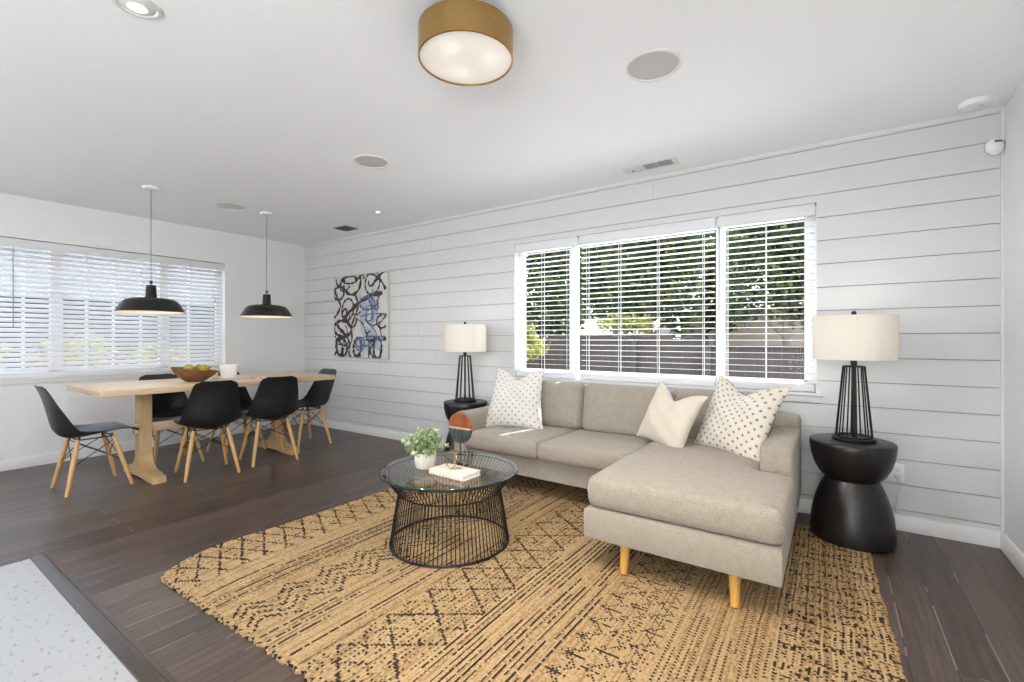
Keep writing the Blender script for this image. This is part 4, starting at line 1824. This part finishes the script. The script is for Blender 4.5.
bm = BM()
lay = 0
S = []
S += [([(250, 250), (300, 300), (280, 420), (330, 470)], 0.05, 3, False), ([(320, 260), (360, 330), (340, 430), (380, 560)], 0.045, 3, False), ([(260, 520), (330, 540), (390, 520)], 0.05, 3, False)]
S += [(ell(155, 430, 58, 50, 0.3), 0.018, 0, True), (ell(147, 545, 36, 58, -0.2), 0.017, 0, True), (ell(252, 545, 24, 56, 0.1), 0.019, 0, True),
      (ell(130, 205, 34, 42, 0.2), 0.015, 0, True), (ell(205, 128, 48, 22, 0), 0.010, 0, True), (ell(168, 332, 14, 26, 0.3), 0.015, 0, True),
      (ell(190, 310, 38, 66, 0.1), 0.012, 0, True), (ell(345, 160, 44, 68, 0.1), 0.011, 0, True), (ell(376, 545, 24, 62, 0), 0.014, 0, True), (ell(165, 505, 30, 30, 0), 0.012, 0, True)]
S += [([(165, 370), (215, 315), (275, 265), (340, 235), (405, 225)], 0.022, 0, False), ([(160, 160), (185, 205), (225, 220), (262, 190), (275, 130), (262, 120)], 0.017, 0, False),
      ([(112, 118), (122, 152), (140, 150), (150, 120), (168, 135), (162, 108)], 0.013, 0, False), ([(345, 170), (385, 125), (422, 92)], 0.017, 1, False),
      ([(312, 95), (350, 110), (395, 150), (424, 205)], 0.016, 0, False), ([(98, 180), (125, 240), (142, 285), (118, 340), (98, 358)], 0.014, 0, False),
      ([(240, 225), (258, 290), (240, 350), (215, 420), (218, 500), (190, 560), (212, 608)], 0.012, 0, False), ([(120, 405), (150, 440), (185, 470), (215, 452)], 0.018, 0, False),
      ([(248, 370), (285, 400), (305, 450), (330, 500)], 0.008, 0, False), ([(322, 610), (330, 560), (355, 525), (350, 610)], 0.014, 0, False), ([(372, 400), (395, 395), (430, 350)], 0.009, 0, False),
      ([(100, 600), (120, 560), (112, 500)], 0.012, 0, False), ([(150, 600), (160, 560), (148, 560)], 0.022, 1, False), ([(243, 606), (262, 592), (275, 600)], 0.022, 1, False),
      ([(296, 130), (280, 100), (250, 135), (238, 108)], 0.014, 0, False), ([(180, 480), (205, 520), (200, 600)], 0.010, 0, False), ([(385, 390), (395, 450), (400, 480)], 0.008, 0, False),
      ([(300, 375), (345, 415), (385, 398)], 0.011, 2, False), ([(350, 200), (345, 300), (352, 390)], 0.009, 2, False)]
S += [(ell(315, 280, 46, 38, 0.2), 0.012, 2, True), ([(270, 488), (330, 480), (420, 482)], 0.010, 2, False), ([(265, 502), (335, 500), (425, 498)], 0.010, 2, False),
      ([(312, 300), (312, 375), (340, 378), (340, 300), (312, 302)], 0.008, 2, False), ([(268, 360), (340, 345), (430, 350)], 0.007, 2, False), (ell(272, 525, 26, 40, 0.1), 0.012, 2, True),
      ([(415, 490), (428, 490)], 0.022, 1, False), ([(385, 240), (375, 290), (340, 320)], 0.012, 2, False), ([(345, 420), (372, 470), (352, 560)], 0.006, 2, False)]
rs = random.Random(77)
for k in range(16):
    cx0, cy0 = rs.uniform(110, 415), rs.uniform(115, 595)
    S.append((ell(cx0, cy0, rs.uniform(14, 36), rs.uniform(22, 60), rs.uniform(-0.6, 0.6))[:rs.randint(6, 11)], rs.uniform(0.006, 0.012), rs.choice((0, 0, 0, 1) if cx0 < 260 or cy0 < 230 else (0, 2, 2, 3)), False))
for (p, w, mi, cl) in S:
    stroke(bm, p, w * 1.3, mi, lay, cl)
    lay += 1
obj('brush_strokes', bm, [M_ink, M_ink2, M_blue, M_wash], cv, recalc=False)

# ------------------------------------------------------------------ outdoors
M_ground = mat('pale_bounce_ground', srgb(222, 220, 214), 0.9, col2=srgb(208, 206, 200), scale=1.5)  # unseen ground made pale to bounce light up through the windows
bm = BM()
bmesh.ops.create_grid(bm, x_segments=4, y_segments=4, size=40, matrix=Matrix.Translation((-4, 10, -0.62)))
struct('ground', bm, M_ground)
M_fence = mat('weathered_fence', srgb(64, 56, 50), 0.85, var=0.22, scale=3, stretch=(9, 1, 0.6))
M_fence2 = mat('dark_fence_rail', srgb(66, 60, 55), 0.85, var=0.2, scale=4)


def fence(name, label, x0, x1, y, top):
    t = thing(name, label, 'fence', (x0, y, -0.62))
    h = top + 0.62
    bm = BM()
    x = 0.0
    rnd = random.Random(int(x0 * 10))
    while x < x1 - x0:
        box(bm, x, x + 0.138, 0, 0.02, 0.02, h - 0.03 + rnd.uniform(-0.006, 0.006))
        x += 0.142
    obj('boards', bm, M_fence, t)
    bm = BM()
    box(bm, 0, x1 - x0, -0.05, 0.05, h - 0.03, h + 0.005)
    obj('cap_rail', bm, M_fence2, t)
    px = 0.05
    while px < x1 - x0:
        bm = BM()
        box(bm, px, px + 0.09, -0.09, 0.0, 0, h - 0.03)
        obj('post', bm, M_fence2, t)
        px += 2.35


fence('board_fence', 'weathered grey board fence across the yard seen behind the middle blind', -8.2, -2.05, 9.5, 1.20)
fence('board_fence', 'lower grey-brown board fence seen behind the narrow blind by the lamp', -2.0, 3.2, 9.3, 1.035)
# shed and house beyond
M_roof = mat('sunlit_pale_roof', srgb(140, 138, 136), 0.8, var=0.1, scale=5)
M_beige = mat('beige_stucco', srgb(150, 136, 122), 0.85, var=0.05, scale=3)
M_dark_g = mat('dark_house_window', srgb(70, 66, 64), 0.3)
sh = thing('garden_shed', 'low shed with pale gabled roof beyond the fence behind the middle blind', 'shed', (-5.2, 12.4, -0.62))
bm = BM()
box(bm, -1.3, 1.5, -1, 1, 0, 1.90)
obj('walls', bm, M_beige, sh)
bm = BM()
prism(bm, [(-1.25, 1.88), (1.25, 1.88), (0.0, 2.32)], -1.5, 1.7, 'x')
obj('roof', bm, M_roof, sh)
hs = thing('neighbor_house', 'beige neighboring house wall with a small dark window beyond the lower fence', 'house', (0.0, 13.2, -0.62))
bm = BM()
box(bm, -3.45, 5.0, 0, 5, 0, 2.55)
obj('walls', bm, M_beige, hs)
bm = BM()
prism(bm, [(-0.4, 2.5), (5.4, 2.5), (2.5, 4.0)], -3.8, 5.4, 'x')
obj('roof', bm, M_roof, hs)
bm = BM()
box(bm, -3.12, -2.72, -0.03, 0.02, 1.62, 1.86)
obj('window', bm, M_dark_g, hs)


def leaf_mat(name, c1, c2):
    m, nt, b = new_mat(name)
    N, L = nt.nodes, nt.links
    tc = N.new('ShaderNodeTexCoord')
    nz = N.new('ShaderNodeTexNoise')
    nz.inputs['Scale'].default_value = 2.2
    nz.inputs['Detail'].default_value = 4
    L.new(tc.outputs['Object'], nz.inputs['Vector'])
    cr = N.new('ShaderNodeValToRGB')
    cr.color_ramp.elements[0].position = 0.35
    cr.color_ramp.elements[1].position = 0.65
    cr.color_ramp.elements[0].color = c2
    cr.color_ramp.elements[1].color = c1
    L.new(nz.outputs[0], cr.inputs[0])
    L.new(cr.outputs[0], b.inputs['Base Color'])
    b.inputs['Roughness'].default_value = 0.55
    tl = N.new('ShaderNodeBsdfTranslucent')
    L.new(cr.outputs[0], tl.inputs[0])
    mx = N.new('ShaderNodeMixShader')
    mx.inputs[0].default_value = 0.4
    L.new(b.outputs[0], mx.inputs[1])
    L.new(tl.outputs[0], mx.inputs[2])
    L.new(mx.outputs[0], N['Material Output'].inputs[0])
    return m


M_tree = [leaf_mat('dark_green_leaves', srgb(76, 88, 50), srgb(46, 58, 34)), leaf_mat('lime_leaves', srgb(132, 136, 70), srgb(92, 100, 46))]
M_lime = [leaf_mat('yellow_green_leaves', srgb(176, 172, 78), srgb(122, 126, 48)), leaf_mat('pale_yellow_leaves', srgb(196, 190, 118), srgb(150, 150, 72))]
M_bark = mat('grey_bark', srgb(110, 98, 86), 0.9, var=0.25, scale=10, stretch=(2, 2, 0.5), bump=0.4, bscale=20)


def tree(name, label, cat, loc, blobs, n, size, seed, mats, lime=0.18, trunk=True, group=None):
    rnd = random.Random(seed)
    t = thing(name, label, cat, loc, 0, group)
    bm = BM()
    vol = [b[3] * b[4] * b[5] for b in blobs]
    for k in range(n):
        b = rnd.choices(blobs, vol)[0]
        d = rvec(rnd) * (rnd.random() ** 0.45)
        p = Vector((b[0] + d.x * b[3], b[1] + d.y * b[4], b[2] + d.z * b[5]))
        leaf(bm, p, rvec(rnd), size * rnd.uniform(0.7, 1.3), size * rnd.uniform(0.45, 0.7), rvec(rnd), mi=1 if rnd.random() < lime else 0)
    obj('foliage', bm, mats, t, recalc=False)
    if trunk:
        bm = BM()
        zb = min(b[2] for b in blobs)
        zt_ = max(b[2] for b in blobs)
        tube(bm, [(0, 0, 0), (0.03, 0.02, zb * 0.5), (-0.02, 0, zb), (0.05, 0.03, zt_)], [0.11, 0.09, 0.07, 0.03], 9)
        for b in blobs:
            tube(bm, [(0, 0, zb * 0.75), (b[0] * 0.5, b[1] * 0.5, (zb * 0.75 + b[2]) / 2 + 0.1), (b[0], b[1], b[2])], [0.05, 0.035, 0.015], 7)
        obj('trunk', bm, M_bark, t)
    return t


G_ = 'trees beyond the yard fence'
tree('yard_tree', 'dense green tree filling the first narrow blind beside the small pillow', 'tree', (-6.35, 10.7, -0.62), [(0, 0, 3.7, 1.25, 0.7, 1.7), (0.4, 0, 2.4, 0.8, 0.6, 0.7), (-0.5, -0.1, 2.3, 0.7, 0.6, 0.6)], 5600, 0.16, 1, M_tree, 0.25, group=G_)
tree('yard_tree', 'tall dark green tree behind the shed and the middle blind', 'tree', (-7.6, 17.5, -0.62), [(0, 0, 4.8, 3.0, 1.6, 3.4), (1.5, 0, 3.4, 1.8, 1.2, 1.6)], 9000, 0.27, 2, M_tree, 0.15, group=G_)
tree('yard_tree', 'tall dark green tree behind the beige house', 'tree', (-3.2, 20.5, -0.62), [(0, 0, 5.4, 3.2, 1.4, 3.4), (1.6, 0, 4.4, 2.0, 1.2, 2.0)], 9000, 0.27, 8, M_tree, 0.12, group=G_)
tree('yard_tree', 'spreading tree with hanging lime sprays behind the right half of the middle blind', 'tree', (-3.55, 10.9, -0.62), [(0.1, 0, 3.75, 1.3, 0.6, 1.55), (0.7, -0.1, 2.35, 0.55, 0.4, 0.5), (-0.6, 0, 2.7, 0.6, 0.5, 0.5)], 5200, 0.15, 3, M_tree, 0.22, group=G_)
tree('yard_tree', 'slim green tree seen between the middle blind and the blind by the lamp', 'tree', (-2.32, 12.15, -0.62), [(0, 0, 3.4, 0.75, 0.4, 1.5), (0.1, 0, 2.35, 0.5, 0.35, 0.4)], 2600, 0.15, 9, M_tree, 0.15, group=G_)
tree('yard_tree', 'leafy tree hanging over the beige house behind the blind by the lamp', 'tree', (-0.75, 10.7, -0.62), [(-0.1, 0, 3.6, 1.2, 0.6, 1.45), (-0.8, -0.1, 2.4, 0.35, 0.3, 0.4), (0.2, 0, 2.4, 0.4, 0.3, 0.45), (0.4, 0, 3.1, 0.9, 0.5, 0.8)], 5600, 0.14, 4, M_tree, 0.2, group=G_)
tree('garden_shrub', 'bright lime shrub above the fence behind the first narrow blind', 'shrub', (-5.75, 8.6, -0.62), [(0, 0, 1.85, 0.5, 0.3, 0.35), (0.4, 0, 1.6, 0.35, 0.3, 0.25)], 900, 0.11, 5, M_lime, 0.3)
tree('garden_shrub', 'bright lime shrub above the shed roof behind the middle blind', 'shrub', (-4.0, 9.95, -0.62), [(0, 0, 2.15, 0.5, 0.25, 0.22), (0.5, 0, 2.1, 0.4, 0.25, 0.22)], 700, 0.10, 6, M_lime, 0.3)
# outside the dining window
M_grey = mat('grey_siding', srgb(44, 44, 48), 0.8, var=0.1, scale=3)
M_wsid = mat('white_siding', srgb(124, 124, 130), 0.7)
nh = thing('neighbor_house', 'grey house with white upper siding glimpsed through the dining window blind', 'house', (-12.6, 2.0, -0.62))
bm = BM()
box(bm, 0, 1, -5, 6, 0, 2.55)
obj('walls', bm, M_grey, nh)
bm = BM()
box(bm, -0.1, 1.06, -5.1, 6.1, 2.55, 4.3)
obj('upper_siding', bm, M_wsid, nh)
GH = 'lime shrubs outside the dining window'
for k, (x, y, w, h, nn) in enumerate(((-8.2, 0.75, 0.42, 1.55, 900), (-8.0, 1.75, 0.42, 1.5, 900), (-8.4, 2.75, 0.42, 1.35, 800), (-8.1, 3.7, 0.4, 1.2, 700))):
    tree('garden_shrub', ['yellow-green shrub outside the dining window, farthest from the shiplap wall', 'yellow-green shrub outside the dining window, behind the free-standing chair and table end',
                          'yellow-green shrub outside the dining window, behind the pendant hanging before it', 'yellow-green shrub outside the dining window, behind the fruit bowl'][k], 'shrub', (x, y, -0.62),
         [(0, 0, h, w * 0.6, w, 0.38), (0, 0.1, h * 0.6, w * 0.6, w, 0.4)], nn, 0.1, 30 + k, M_lime, 0.4, group=GH)
